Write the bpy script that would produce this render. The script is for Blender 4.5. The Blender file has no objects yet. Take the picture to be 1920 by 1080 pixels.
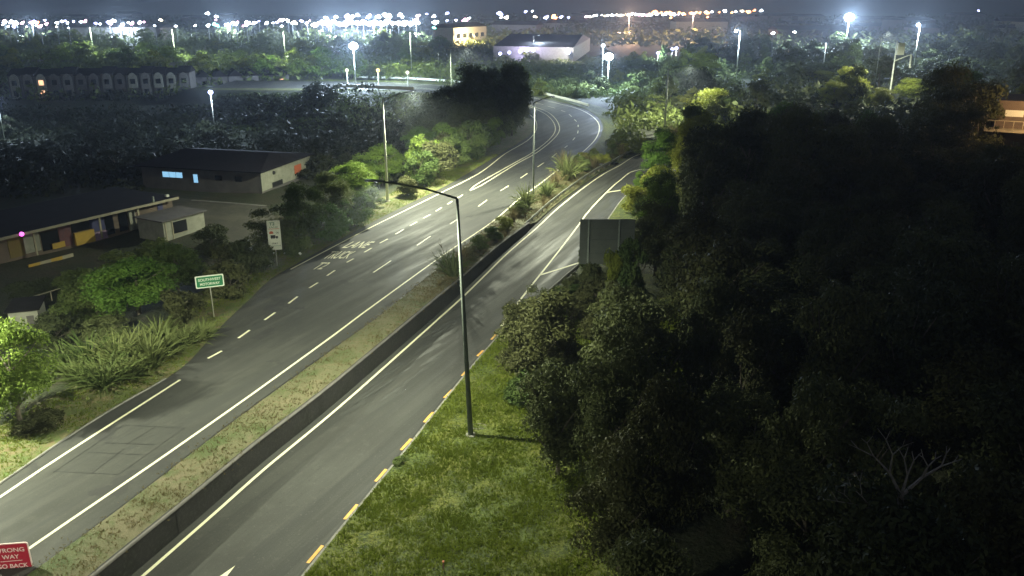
import bpy, math, random
import numpy as np
from mathutils import Vector, Matrix
random.seed(7); RNG = np.random.default_rng(7)
R = math.radians
S = bpy.context.scene
COL = S.collection

# ------------------------------------------------------------------ camera, world, exposure
CAMZ, F, TH = 22.0, 1560.0, math.atan(540/1560)
cam_d = bpy.data.cameras.new('camera'); cam = bpy.data.objects.new('camera', cam_d); COL.objects.link(cam)
cam.location = (0, 0, CAMZ); cam.rotation_euler = (math.pi/2 - TH, 0, 0)
cam_d.sensor_width = 36; cam_d.lens = 36*F/1920; cam_d.clip_start = .5; cam_d.clip_end = 9000
S.camera = cam
W = bpy.data.worlds.new('World'); S.world = W; W.use_nodes = True
nt = W.node_tree; bg = nt.nodes['Background']
sky = nt.nodes.new('ShaderNodeTexSky'); sky.sky_type = 'NISHITA'; sky.sun_disc = False
sky.sun_elevation = R(35); sky.sun_rotation = R(200)
nt.links.new(sky.outputs[0], bg.inputs[0]); bg.inputs[1].default_value = 0.0046
sun_d = bpy.data.lights.new('fill_sun', 'SUN'); sun_d.energy = 0.012; sun_d.angle = R(12); sun_d.color = (.85, .9, 1)  # weak sun added as sky glow, gives the dark trees some depth
sun = bpy.data.objects.new('fill_sun', sun_d); COL.objects.link(sun); sun.rotation_euler = (R(55), 0, R(-20))
S.view_settings.view_transform = 'Standard'; S.view_settings.look = 'None'
S.view_settings.exposure = 1.4; S.view_settings.gamma = 1; S.view_settings.use_curve_mapping = False
S.render.engine = 'CYCLES'
cy = S.cycles
cy.use_adaptive_sampling = True; cy.adaptive_threshold = 0.03; cy.adaptive_min_samples = 16
cy.max_bounces = 5; cy.diffuse_bounces = 2; cy.glossy_bounces = 2; cy.transmission_bounces = 3
cy.transparent_max_bounces = 6; cy.volume_bounces = 0; cy.sample_clamp_indirect = 3; cy.sample_clamp_direct = 0
cy.use_denoising = True; cy.caustics_reflective = False; cy.caustics_refractive = False

# ------------------------------------------------------------------ projection helpers (a surveyor's notes: photo point -> place)
cT, sT = math.cos(TH), math.sin(TH)
def ray(px, py):
    x = (px-960)/F; y = (540-py)/F
    return (x, cT+y*sT, -sT+y*cT)
def P(px, py, z=0.0):
    d = ray(px, py); t = (z-CAMZ)/d[2]
    return Vector((d[0]*t, d[1]*t, z))
def PY(px, py, Y):
    d = ray(px, py); t = Y/d[1]
    return Vector((d[0]*t, Y, CAMZ+d[2]*t))
def proj(x, y, z):
    dz = z-CAMZ; zc = y*cT-dz*sT; yc = y*sT+dz*cT
    return 960+F*x/zc, 540-F*yc/zc, zc
def zr(y):
    return -1.15 + .9*min(1, max(0, (y-72)/40))
def Pr(px, py):
    z = -1.15
    for _ in range(8):
        v = P(px, py, z); z = zr(v.y)
    return P(px, py, z)
def catmull(pts, step=1.0):
    pts = [Vector(p) for p in pts]; out = []
    for i in range(len(pts)-1):
        p1, p2 = pts[i], pts[i+1]
        p0 = pts[i-1] if i else p1*2-p2
        p3 = pts[i+2] if i+2 < len(pts) else p2*2-p1
        n = max(1, int((p2-p1).length/step))
        for k in range(n):
            t = k/n
            out.append(.5*((2*p1)+(p2-p0)*t+(2*p0-5*p1+4*p2-p3)*t*t+(3*p1-p0-3*p2+p3)*t**3))
    out.append(pts[-1]); return out
def smooth(pts, n=3):
    for _ in range(n):
        pts = [pts[0]]+[(pts[i-1]+pts[i]*2+pts[i+1])/4 for i in range(1, len(pts)-1)]+[pts[-1]]
    return pts
def ext_back(pts, d):
    v = (pts[0]-pts[1]).normalized()*d
    return [pts[0]+v]+list(pts)
def tang(pts, i):
    a = pts[max(0, i-1)]; b = pts[min(len(pts)-1, i+1)]
    v = b-a; v.z = 0
    return v.normalized()
def offset(pts, d):          # positive = to the right of travel
    out = []
    for i, p in enumerate(pts):
        t = tang(pts, i); out.append(Vector((p.x+t.y*d, p.y-t.x*d, p.z)))
    return out

# ------------------------------------------------------------------ materials
def mat(name, col=(.5, .5, .5), rough=.8, metal=0, noise=None, bump=0, emit=None, col2=None, scale=5, spec=.5):
    m = bpy.data.materials.new(name); m.use_nodes = True; t = m.node_tree; b = t.nodes['Principled BSDF']
    b.inputs['Base Color'].default_value = (*col, 1); b.inputs['Roughness'].default_value = rough
    b.inputs['Metallic'].default_value = metal; b.inputs['Specular IOR Level'].default_value = spec
    if emit:
        b.inputs['Emission Color'].default_value = (*emit[0], 1); b.inputs['Emission Strength'].default_value = emit[1]
        m.cycles.emission_sampling = 'NONE' if len(emit) > 2 else 'AUTO'
    if col2:
        tc = t.nodes.new('ShaderNodeTexCoord'); n = t.nodes.new('ShaderNodeTexNoise'); n.inputs['Scale'].default_value = scale
        n.inputs['Detail'].default_value = 6; n.inputs['Roughness'].default_value = .65
        r = t.nodes.new('ShaderNodeValToRGB'); r.color_ramp.elements[0].position = .35; r.color_ramp.elements[1].position = .65
        r.color_ramp.elements[0].color = (*col, 1); r.color_ramp.elements[1].color = (*col2, 1)
        t.links.new(tc.outputs['Object'], n.inputs['Vector']); t.links.new(n.outputs['Fac'], r.inputs[0])
        t.links.new(r.outputs[0], b.inputs['Base Color'])
        if bump:
            bp = t.nodes.new('ShaderNodeBump'); bp.inputs['Strength'].default_value = bump; bp.inputs['Distance'].default_value = .05
            t.links.new(n.outputs['Fac'], bp.inputs['Height']); t.links.new(bp.outputs[0], b.inputs['Normal'])
    return m

def multi(name, base, layers, rough=(.8, .8), bump=(60, .4, .02), stretch=None, rot=0, spec=.4):
    """layers: list of (scale, lo, hi, colour) mixed over the base by noise; fine speckle and bump"""
    m = bpy.data.materials.new(name); m.use_nodes = True; t = m.node_tree; L = t.links; b = t.nodes['Principled BSDF']
    b.inputs['Specular IOR Level'].default_value = spec
    tc = t.nodes.new('ShaderNodeTexCoord')
    prev = None
    def noise(scale, detail=5, off=0, strc=None):
        mp = t.nodes.new('ShaderNodeMapping'); mp.inputs['Location'].default_value = (off, off*.7, 0)
        src = tc.outputs['Object']
        if strc:
            mp0 = t.nodes.new('ShaderNodeMapping'); mp0.vector_type = 'POINT'; mp0.inputs['Rotation'].default_value = (0, 0, rot)
            L.new(src, mp0.inputs[0]); src = mp0.outputs[0]
            mp.inputs['Scale'].default_value = strc
        L.new(src, mp.inputs[0])
        n = t.nodes.new('ShaderNodeTexNoise'); n.inputs['Scale'].default_value = scale; n.inputs['Detail'].default_value = detail
        n.inputs['Roughness'].default_value = .6
        L.new(mp.outputs[0], n.inputs['Vector']); return n
    for i, ly in enumerate(layers):
        sc, lo, hi, c = ly[:4]; st = ly[4] if len(ly) > 4 else None
        n = noise(sc, 6, i*13.7, st)
        r = t.nodes.new('ShaderNodeMapRange'); r.inputs['From Min'].default_value = lo; r.inputs['From Max'].default_value = hi
        L.new(n.outputs['Fac'], r.inputs['Value'])
        mx = t.nodes.new('ShaderNodeMix'); mx.data_type = 'RGBA'
        if prev is None: mx.inputs['A'].default_value = (*base, 1)
        else: L.new(prev, mx.inputs['A'])
        mx.inputs['B'].default_value = (*c, 1); L.new(r.outputs[0], mx.inputs['Factor']); prev = mx.outputs['Result']
    L.new(prev, b.inputs['Base Color'])
    n = noise(bump[0], 4, 3)
    bp = t.nodes.new('ShaderNodeBump'); bp.inputs['Strength'].default_value = bump[1]; bp.inputs['Distance'].default_value = bump[2]
    L.new(n.outputs['Fac'], bp.inputs['Height']); L.new(bp.outputs[0], b.inputs['Normal'])
    n2 = noise(.35, 5, 9, stretch)
    r = t.nodes.new('ShaderNodeMapRange'); r.inputs['From Min'].default_value = .35; r.inputs['From Max'].default_value = .7
    r.inputs['To Min'].default_value = rough[0]; r.inputs['To Max'].default_value = rough[1]
    L.new(n2.outputs['Fac'], r.inputs['Value']); L.new(r.outputs[0], b.inputs['Roughness'])
    return m

def leafmat(name, a, b_, trans=.3, nscale=.5):
    m = bpy.data.materials.new(name); m.use_nodes = True; t = m.node_tree; L = t.links
    for n in list(t.nodes): t.nodes.remove(n)
    out = t.nodes.new('ShaderNodeOutputMaterial'); d = t.nodes.new('ShaderNodeBsdfPrincipled'); d.inputs['Roughness'].default_value = .55
    d.inputs['Specular IOR Level'].default_value = .12
    tr = t.nodes.new('ShaderNodeBsdfTranslucent'); mx = t.nodes.new('ShaderNodeMixShader'); mx.inputs[0].default_value = trans
    tc = t.nodes.new('ShaderNodeTexCoord'); n = t.nodes.new('ShaderNodeTexNoise'); n.inputs['Scale'].default_value = nscale; n.inputs['Detail'].default_value = 8
    n.inputs['Roughness'].default_value = .7
    oi = t.nodes.new('ShaderNodeObjectInfo'); ad = t.nodes.new('ShaderNodeMath'); ad.operation = 'MULTIPLY_ADD'
    ad.inputs[1].default_value = .6; L.new(oi.outputs['Random'], ad.inputs[0]); L.new(n.outputs['Fac'], ad.inputs[2])
    r = t.nodes.new('ShaderNodeMapRange'); r.inputs['From Min'].default_value = .45; r.inputs['From Max'].default_value = 1.1
    L.new(ad.outputs[0], r.inputs['Value'])
    cm = t.nodes.new('ShaderNodeMix'); cm.data_type = 'RGBA'; cm.inputs['A'].default_value = (*a, 1); cm.inputs['B'].default_value = (*b_, 1)
    L.new(r.outputs[0], cm.inputs['Factor']); L.new(tc.outputs['Object'], n.inputs['Vector'])
    L.new(cm.outputs['Result'], d.inputs['Base Color']); L.new(cm.outputs['Result'], tr.inputs['Color'])
    L.new(d.outputs[0], mx.inputs[1]); L.new(tr.outputs[0], mx.inputs[2]); L.new(mx.outputs[0], out.inputs[0])
    return m

RD = R(24)
M = {}
M['asphalt'] = multi('asphalt', (.056, .057, .05), [(.12, .4, .62, (.043, .044, .04)), (.9, .55, .75, (.07, .07, .06)), (.45, .52, .74, (.074, .074, .064), (2.6, .12, 1)), (9, .6, .75, (.1, .1, .088)), (26, .58, .66, (.022, .022, .02)), (.55, .5, .6, (.046, .047, .043), (1.9, .06, 1)), (.3, .6, .62, (.04, .04, .038), (1, 1, 1)), (5, .62, .7, (.038, .038, .036))],
                     rough=(.6, .85), stretch=(2.5, .2, 1), rot=RD, spec=.3)
M['asphalt_worn'] = multi('asphalt_worn', (.058, .059, .053), [(.13, .42, .62, (.044, .044, .04)), (.45, .54, .74, (.08, .08, .072), (3, .1, 1)), (2, .55, .8, (.074, .074, .066)), (.5, .5, .6, (.042, .043, .04), (1.9, .05, 1)), (5, .62, .7, (.038, .038, .036)), (9, .6, .75, (.1, .1, .09)), (26, .58, .66, (.022, .022, .02))],
                          rough=(.5, .85), stretch=(2.6, .15, 1), rot=RD, spec=.25)
M['paint'] = mat('road_paint', (.85, .82, .58), .6, col2=(.7, .68, .47), scale=9, bump=.1)
M['yellow'] = mat('yellow_paint', (.62, .3, .04), .6, col2=(.68, .42, .1), scale=3)
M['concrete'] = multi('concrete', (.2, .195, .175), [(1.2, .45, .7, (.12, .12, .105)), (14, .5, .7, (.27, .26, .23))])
M['wall'] = multi('shaded_concrete', (.032, .031, .031), [(.6, .45, .7, (.018, .02, .016)), (6, .5, .7, (.05, .05, .045))])  # base darkened to carry the shade on the wall's ramp side
M['median'] = multi('median_ground', (.1, .1, .045), [(.4, .42, .62, (.13, .115, .06)), (2.2, .5, .66, (.07, .09, .025)), (.3, .5, .62, (.05, .075, .016)), (.9, .58, .75, (.15, .12, .075)), (22, .55, .72, (.24, .21, .15)), (45, .55, .7, (.05, .05, .03))], bump=(18, .9, .06))
M['verge'] = multi('verge_ground', (.09, .11, .03), [(.6, .42, .62, (.17, .14, .07)), (2.4, .5, .66, (.07, .12, .02)), (1.1, .58, .72, (.14, .09, .05)), (25, .55, .7, (.2, .17, .1))], bump=(16, .9, .07))
M['lawn'] = multi('lawn_ground', (.07, .1, .012), [(.35, .42, .62, (.13, .135, .018)), (1.6, .48, .62, (.03, .048, .008)), (7, .5, .66, (.13, .15, .022)), (16, .5, .62, (.02, .03, .006))], bump=(5, 1, .16))
M['farland'] = multi('far_scrub_ground', (.05, .07, .02), [(.03, .4, .6, (.03, .045, .016)), (.2, .5, .65, (.09, .11, .03))], bump=(1, 1, .5))
M['earth'] = multi('earth', (.04, .045, .022), [(.05, .4, .6, (.03, .04, .015)), (.4, .5, .7, (.06, .05, .03)), (4, .5, .7, (.02, .025, .01))], bump=(4, .9, .2))
M['yard'] = multi('yard', (.085, .08, .06), [(.3, .4, .6, (.055, .055, .042)), (1.2, .5, .7, (.1, .095, .07)), (5, .5, .7, (.06, .06, .04))])
M['steel'] = mat('galvanised_steel', (.3, .34, .3), .6, .2, col2=(.22, .26, .23), scale=3)
M['postgrey'] = mat('grey_post', (.1, .12, .1), .65, .1, col2=(.07, .085, .075), scale=2)
M['darksteel'] = mat('dark_steel', (.16, .17, .16), .55, .5)
M['rail'] = mat('rail_steel', (.5, .49, .4), .5, .4, col2=(.34, .34, .28), scale=2)
M['white'] = mat('white_panel', (.7, .72, .6), .5)
M['signgreen'] = mat('sign_green', (.02, .17, .07), .4)
M['signback'] = mat('sign_back', (.085, .1, .09), .6, .1, col2=(.11, .125, .11), scale=1)
M['signred'] = mat('sign_red', (.4, .02, .045), .4)
M['signpink'] = mat('sign_lettering', (.8, .62, .6), .5)
M['black'] = mat('black', (.01, .01, .01), .6)
M['orange'] = mat('orange_marking', (.5, .13, .06), .6)
M['wood'] = mat('pale_board', (.4, .36, .24), .7, col2=(.3, .28, .2), scale=1)
M['cladding'] = mat('pale_cladding', (.34, .34, .27), .7, col2=(.24, .25, .19), scale=1.2)
M['greywall'] = mat('grey_wall', (.13, .12, .11), .8, col2=(.09, .085, .08), scale=.8)
M['brown'] = mat('brown_wall', (.16, .12, .085), .8, col2=(.1, .08, .06), scale=.6)
M['roof'] = mat('dark_roof', (.012, .011, .012), .9, col2=(.02, .018, .02), scale=.8, spec=.1)
M['roofpurple'] = mat('slate_roof', (.022, .02, .028), .85, col2=(.014, .013, .019), scale=.8, spec=.15)
M['ypanel'] = mat('yellow_panel', (.5, .32, .04), .6, col2=(.4, .27, .05), scale=2)
M['redpanel'] = mat('maroon_panel', (.14, .05, .05), .7, col2=(.1, .05, .06), scale=3)
M['bluepanel'] = mat('navy_panel', (.05, .055, .14), .7)
M['pinkpanel'] = mat('mauve_panel', (.3, .2, .32), .7)
M['olive'] = mat('olive_panel', (.16, .12, .03), .7)
M['glassdark'] = mat('dark_glass', (.01, .012, .015), .1)
M['trunk'] = mat('bark', (.09, .075, .05), .9, col2=(.15, .13, .1), scale=6, bump=.4)
M['deadwood'] = mat('bleached_wood', (.3, .28, .24), .9, col2=(.18, .16, .14), scale=5)
M['litter'] = mat('pale_litter', (.8, .8, .75), .6)
M['petal'] = mat('white_flower', (.75, .75, .7), .7)
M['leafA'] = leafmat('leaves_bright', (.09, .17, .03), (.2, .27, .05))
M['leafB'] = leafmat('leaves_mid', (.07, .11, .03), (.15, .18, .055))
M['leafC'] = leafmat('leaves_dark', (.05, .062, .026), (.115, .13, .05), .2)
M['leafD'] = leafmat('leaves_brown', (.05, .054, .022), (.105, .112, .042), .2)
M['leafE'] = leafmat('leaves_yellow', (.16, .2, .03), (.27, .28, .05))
M['leafF'] = leafmat('leaves_unlit', (.02, .025, .013), (.045, .052, .024), .15)  # darker leaf copy, puts the gardens' lack of light into the colour
M['flax'] = leafmat('flax_blades', (.05, .08, .02), (.15, .17, .06), .25, .8)
M['straw'] = leafmat('straw_blades', (.13, .11, .05), (.2, .16, .08), .3, .8)
M['grass'] = leafmat('grass_blades', (.08, .12, .012), (.17, .21, .026), .3, .3)
def glow(name, c, s): return mat(name, (0, 0, 0), .5, emit=(c, s))
def glow_ns(name, c, s): return mat(name, (0, 0, 0), .5, emit=(c, s, 1))
M['win_blue'] = glow_ns('lit_window_blue', (.3, .62, .9), .38)
M['win_warm'] = glow_ns('lit_window_warm', (1, .5, .28), .8)
M['lens'] = glow_ns('lamp_lens', (.95, 1, 1), 6)
M['g_white'] = glow_ns('light_white', (.75, .88, 1), 9)
M['g_blue'] = glow_ns('light_blue', (.45, .5, 1), 7)
M['g_teal'] = glow_ns('light_teal', (.2, .9, .8), 6)
M['g_orange'] = glow_ns('light_orange', (1, .33, .1), 6)
M['g_pink'] = glow_ns('light_pink', (1, .55, .75), 6)
M['g_warm'] = glow_ns('light_warm', (1, .85, .6), 6)
M['g_amber'] = glow_ns('beacon_amber', (1, .6, .12), 2.2)
M['g_pale'] = glow_ns('beacon_pale', (.9, .9, .6), 1.2)
M['g_magenta'] = glow_ns('magenta_light', (1, .1, .8), 1.6)

# ------------------------------------------------------------------ mesh helpers
def mesh(name, V, Fc, m=None, smooth_=False):
    me = bpy.data.meshes.new(name); me.from_pydata([tuple(v) for v in V], [], [tuple(f) for f in Fc]); me.update()
    if m: me.materials.append(M[m])
    if smooth_: me.polygons.foreach_set('use_smooth', [True]*len(me.polygons))
    return me
def mesh_np(name, V, nper, m):
    """V (n*nper,3): n separate polygons of nper corners"""
    me = bpy.data.meshes.new(name); n = len(V)//nper
    me.vertices.add(len(V)); me.vertices.foreach_set('co', np.asarray(V, np.float32).ravel())
    me.loops.add(len(V)); me.loops.foreach_set('vertex_index', np.arange(len(V), dtype=np.int32))
    me.polygons.add(n); me.polygons.foreach_set('loop_start', np.arange(0, len(V), nper, dtype=np.int32))
    me.update(calc_edges=True); me.materials.append(M[m]); return me
def ob(name, me, parent=None, loc=None, **props):
    o = bpy.data.objects.new(name, me); COL.objects.link(o)
    if parent: o.parent = parent
    if loc is not None: o.location = loc
    for k, v in props.items(): o[k] = v
    return o
def empty(name, loc, rz=0, label=None, cat=None, group=None):
    o = bpy.data.objects.new(name, None); COL.objects.link(o); o.location = loc; o.rotation_euler = (0, 0, rz)
    if label: o['label'] = label
    if cat: o['category'] = cat
    if group: o['group'] = group
    return o
class MB:
    def __init__(s): s.v = []; s.f = []
    def box(s, x0, x1, y0, y1, z0, z1):
        n = len(s.v); s.v += [(x, y, z) for z in (z0, z1) for x, y in ((x0, y0), (x1, y0), (x1, y1), (x0, y1))]
        s.f += [(n+a, n+b, n+c, n+d) for a, b, c, d in ((3, 2, 1, 0), (4, 5, 6, 7), (0, 1, 5, 4), (1, 2, 6, 5), (2, 3, 7, 6), (3, 0, 4, 7))]
        return s
    def tube(s, a, b, ra, rb, n=10, cap=True):
        a, b = Vector(a), Vector(b); d = (b-a).normalized()
        u = d.cross(Vector((0, 0, 1)) if abs(d.z) < .9 else Vector((1, 0, 0))).normalized(); w = d.cross(u)
        k = len(s.v)
        for c, r in ((a, ra), (b, rb)):
            for i in range(n):
                t = 2*math.pi*i/n; s.v.append(tuple(c+u*math.cos(t)*r+w*math.sin(t)*r))
        s.f += [(k+i, k+(i+1) % n, k+n+(i+1) % n, k+n+i) for i in range(n)]
        if cap: s.f += [tuple(k+i for i in range(n))[::-1], tuple(k+n+i for i in range(n))]
        return s
    def poly(s, pts, z0, z1):            # vertical prism on a footprint
        k = len(s.v); n = len(pts)
        s.v += [(p[0], p[1], z0) for p in pts]+[(p[0], p[1], z1) for p in pts]
        s.f += [(k+i, k+(i+1) % n, k+n+(i+1) % n, k+n+i) for i in range(n)]+[tuple(k+i for i in range(n))[::-1], tuple(k+n+i for i in range(n))]
        return s
    def sphere(s, c, r, nu=12, nv=8, sz=1):
        k = len(s.v)
        for j in range(nv+1):
            t = math.pi*j/nv
            for i in range(nu):
                p = 2*math.pi*i/nu; s.v.append((c[0]+r*math.sin(t)*math.cos(p), c[1]+r*math.sin(t)*math.sin(p), c[2]+r*sz*math.cos(t)))
        for j in range(nv):
            for i in range(nu): s.f.append((k+j*nu+i, k+(j+1)*nu+i, k+(j+1)*nu+(i+1) % nu, k+j*nu+(i+1) % nu))
        return s
    def build(s, name, m, parent=None, sm=False, **props):
        o = ob(name, mesh(name, s.v, s.f, m, sm), parent, **props); return o
def strip_mesh(name, rows, m):
    n = len(rows[0]); V = [p for r in rows for p in r]; Fc = []
    for j in range(len(rows)-1):
        for i in range(n-1): Fc.append((j*n+i, (j+1)*n+i, (j+1)*n+i+1, j*n+i+1))
    return mesh(name, V, Fc, m, True)
def ribbon(pts, w, zf):
    a, b = offset(pts, -w/2), offset(pts, w/2)
    for r in (a, b):
        for p in r: p.z = zf(p)
    return [a, b]

# ------------------------------------------------------------------ survey of the roads
A_px = [(0,909),(144,810),(241,750),(313,712),(345,690),(385,645),(423,604),(469,561),(507,523),(541,504),(640,448),(735,398),(830,352),(900,312),(946,284),(979,264),(993,254),(1000,243),(1000,232),(994,222),(975,211)]
A = ext_back([P(*p) for p in A_px], 14); A = smooth(catmull(A+[Vector((-5, 184, 0)), Vector((-14, 203, 0)), Vector((-27, 217, 0)), Vector((-46, 223, 0)), Vector((-80, 225, 0))]), 2)
B_px = [(63,1068),(169,993),(265,921),(453,777),(640,642),(700,600),(750,560),(822,503),(870,462),(935,408),(975,378),(1006,356),(1047,324),(1075,305),(1098,287),(1120,265),(1129,248),(1129,232),(1120,219),(1105,209),(1084,200),(1050,192),(1016,184),(985,178)]
B = ext_back([P(*p) for p in B_px], 12); B = smooth(catmull(B+[Vector((-6, 220, 0)), Vector((-17, 232, 0)), Vector((-30, 240, 0)), Vector((-46, 244, 0)), Vector((-80, 246, 0))]), 2)
RL_px = [(274,1075),(409,957),(500,876),(640,760),(820,600),(873,552),(943,483),(1007,427),(1050,387),(1107,343),(1157,313),(1220,285)]
RL = ext_back([Pr(*p) for p in RL_px], 10)
RL = smooth(catmull(RL+[Vector((33, 126, -.25)), Vector((50, 133, -.25)), Vector((75, 138, -.25))]), 2)
for p in RL: p.z = zr(p.y)
D_px = [(568,1080),(606,1031),(652,975),(756,849),(871,704),(948,615),(1000,568),(1068,523),(1090,490),(1142,408),(1168,372),(1186,356),(1215,335)]
D = ext_back([Pr(*p) for p in D_px], 10)
D = smooth(catmull(D+[Vector((27, 106, -.3)), Vector((42, 116, -.25)), Vector((75, 125, -.25))]), 3)
for p in D: p.z = zr(p.y)
C = offset(RL, -.5)
def np2(pts): return np.array([(p.x, p.y) for p in pts])
def resample(pts, n):
    q = np.array([tuple(p) for p in pts]); d = np.r_[0, np.cumsum(np.linalg.norm(np.diff(q[:, :2], axis=0), axis=1))]
    t = np.linspace(0, d[-1], n)
    return [Vector((np.interp(u, d, q[:, 0]), np.interp(u, d, q[:, 1]), np.interp(u, d, q[:, 2]))) for u in t]
def dist_poly(X, Y, pl):
    q = np2(pl)[::2]; best = np.full(X.shape, 1e9)
    for i in range(len(q)-1):
        a, b = q[i], q[i+1]; ab = b-a; L2 = ab@ab+1e-9
        t = np.clip(((X-a[0])*ab[0]+(Y-a[1])*ab[1])/L2, 0, 1)
        d = (X-a[0]-t*ab[0])**2+(Y-a[1]-t*ab[1])**2
        best = np.minimum(best, d)
    return np.sqrt(best)
def inside(X, Y, q):
    q = np.asarray(q); c = np.zeros(X.shape, bool); j = len(q)-1
    for i in range(len(q)):
        xi, yi = q[i]; xj, yj = q[j]
        if yi != yj:
            c ^= ((yi > Y) != (yj > Y)) & (X < (xj-xi)*(Y-yi)/(yj-yi)+xi)
        j = i
    return c
polyL = np.r_[np2(A), np2(B)[::-1]]
polyR = np.r_[np2(C), np2(D)[::-1]]
ss = lambda a, b, x: (lambda t: t*t*(3-2*t))(np.clip((x-a)/(b-a), 0, 1))
Cn = [p for p in C if p.y < 118]; Bn = [p for p in B if p.y < 122]
polyM = np.r_[np2(Bn), np2(Cn)[::-1]]
Apx = np2([p for p in A if p.y < 168]); Dpx = np2(D)
def terr(X, Y):
    """ground height away from the roads (vectorised)"""
    X = np.asarray(X, float); Y = np.asarray(Y, float)
    xa = np.interp(Y, Apx[:, 1], Apx[:, 0]); left = X < xa
    dA = dist_poly(X, Y, A); dD = dist_poly(X, Y, D)
    xd = np.interp(Y, Dpx[:, 1], Dpx[:, 0]); right = (X > xd) & (Y < 128)
    zrv = -1.15+.9*np.clip((Y-72)/40, 0, 1)
    hl = -3.2*ss(5, 15, dA)*(1-ss(175, 215, Y)*ss(-80, -50, X))*(1-ss(238, 262, Y))
    hr = zrv+.12+(1-ss(105, 160, Y))*(5.5*ss(9, 50, dD)+2.5*ss(30, 80, X))
    mid = -.15
    h = np.where(left & (Y < 265), hl, np.where(right, hr, mid+5.0*ss(40, 80, X)*(1-ss(125, 165, Y))))
    h = h+.25*np.sin(X*.21+Y*.13)*np.sin(Y*.17-X*.05)*ss(7, 20, np.minimum(dA, dD))
    return h
def T(x, y): return float(terr(np.array([x]), np.array([y]))[0])
def PT(px, py):
    d = ray(px, py); t = np.linspace(15, 700, 1400)
    X, Y, Z = d[0]*t, d[1]*t, CAMZ+d[2]*t
    H = terr(X, Y); k = int(np.argmax(Z < H)) if (Z < H).any() else len(t)-1
    return Vector((X[k], Y[k], float(H[k])))

# terrain meshes
def grid(name, xs, ys, m, fine):
    X, Y = np.meshgrid(xs, ys); X, Y = X.ravel(), Y.ravel(); Z = terr(X, Y)
    if fine:
        d = np.minimum.reduce([dist_poly(X, Y, q) for q in (A, B, C, D)])
        Z = Z-.15*(1-ss(3.5, 4.8, d))
        Z = np.where(inside(X, Y, polyL), -.8, Z); Z = np.where(inside(X, Y, polyR), -2.2, Z); Z = np.where(inside(X, Y, polyM), -2.4, Z)
        dc = dist_poly(X, Y, Cn); Z = np.where(dc < 1.5, np.minimum(Z, -1.9), Z)
    nx, ny = len(xs), len(ys); V = np.c_[X, Y, Z]
    idx = np.arange(nx*ny).reshape(ny, nx)
    Fc = np.stack([idx[:-1, :-1], idx[:-1, 1:], idx[1:, 1:], idx[1:, :-1]], -1).reshape(-1, 4)
    return ob(name, mesh(name, V.tolist(), Fc.tolist(), m, True), kind='structure')
grid('ground', np.arange(-150, 121, 1.0), np.arange(6, 271, 1.0), 'earth', True)
far = MB(); xs0, xs1, ys0, ys1 = -110, 110, 6, 250
fv = []
def quad(mb, x0, x1, y0, y1, z): k = len(mb.v); mb.v += [(x0, y0, z), (x1, y0, z), (x1, y1, z), (x0, y1, z)]; mb.f.append((k, k+1, k+2, k+3))
for (x0, x1, y0, y1) in ((-3000, -150, -200, 262), (120, 3000, -200, 270), (-3000, 3000, 270, 2600), (-150, 120, -200, 6)): quad(far, x0, x1, y0, y1, -.15 if y0 == 270 else (-.6 if x0 == 120 else -3.2))
far.build('terrain', 'farland', kind='structure')

# roads
n = 260
road = ob('road', strip_mesh('road', [[Vector((a.x+(b.x-a.x)*t, a.y+(b.y-a.y)*t, 0)) for a, b in zip(resample(A, n), resample(B, n))] for t in (0, .25, .5, .75, 1)], 'asphalt'), kind='structure')
# ramp: pair each left point with the nearest right point so cross-sections stay square
def pair(Pa, Pb):
    q = np2(Pb); out = []; last = 0
    for p in Pa:
        k = int(np.argmin((q[:, 0]-p.x)**2+(q[:, 1]-p.y)**2)); k = max(k, last); last = k; out.append(Pb[k])
    return out
Dp = pair(C, catmull(D, .3))
rows = []
for t in (0, .25, .5, .75, 1):
    r = []
    for a, b in zip(C, Dp):
        x, y = a.x+(b.x-a.x)*t, a.y+(b.y-a.y)*t; r.append(Vector((x, y, zr(y))))
    rows.append(r)
ramp = ob('ramp_road', strip_mesh('ramp_road', rows, 'asphalt_worn'), kind='structure')

# markings: parts of the roads
def nearest_sub(pl, p, q):
    a = np2(pl); i = int(np.argmin(((a-np.array([p.x, p.y]))**2).sum(1))); j = int(np.argmin(((a-np.array([q.x, q.y]))**2).sum(1)))
    return pl[min(i, j):max(i, j)+1]
def line(name, pts, w, parent, m='paint', dz=.006, ramp_=False):
    zf = (lambda p: zr(p.y)+.014) if ramp_ else (lambda p: dz)
    o = ob(name, strip_mesh(name, ribbon(pts, w, zf), m), parent); return o
EL1 = catmull([P(-60,972), P(0,932), P(120,852), P(338,712)])
EL2 = smooth(catmull([P(*p) for p in [(545,505),(640,455),(700,424),(830,360),(900,324),(946,289),(979,270),(995,258.5),(1005,244),(1006,231),(1000,221),(983,211)]]+[Vector((-4,185,0)),Vector((-12.5,203,0)),Vector((-26.5,218.5,0)),Vector((-46,225,0))]), 2)
ER = smooth(catmull([P(*p) for p in [(0,1066),(116,986),(289,868),(481,733),(640,618),(663,600),(833,477),(923,416),(974,372),(1004,351),(1043,321),(1071,302),(1094,284),(1115,263),(1123,247),(1123,233),(1115,222),(1101,212),(1081,203),(1050,195),(1016,187),(990,182)]]+[Vector((-7,218,0)),Vector((-17.5,230,0)),Vector((-30,238,0)),Vector((-46,242,0))]), 2)
line('edge_line', EL1, .16, road); line('edge_line', EL2, .16, road); line('edge_line', ER, .16, road)
ML = smooth(catmull([P(*p) for p in [(882,356),(893,346),(935,322),(967,304),(997,287),(1025,266),(1039,250),(1041,238),(1034,224),(1016,210),(981,197)]]+[Vector((-6,200,0)),Vector((-15,215,0)),Vector((-29,227,0)),Vector((-46,232,0))]), 2)
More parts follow.
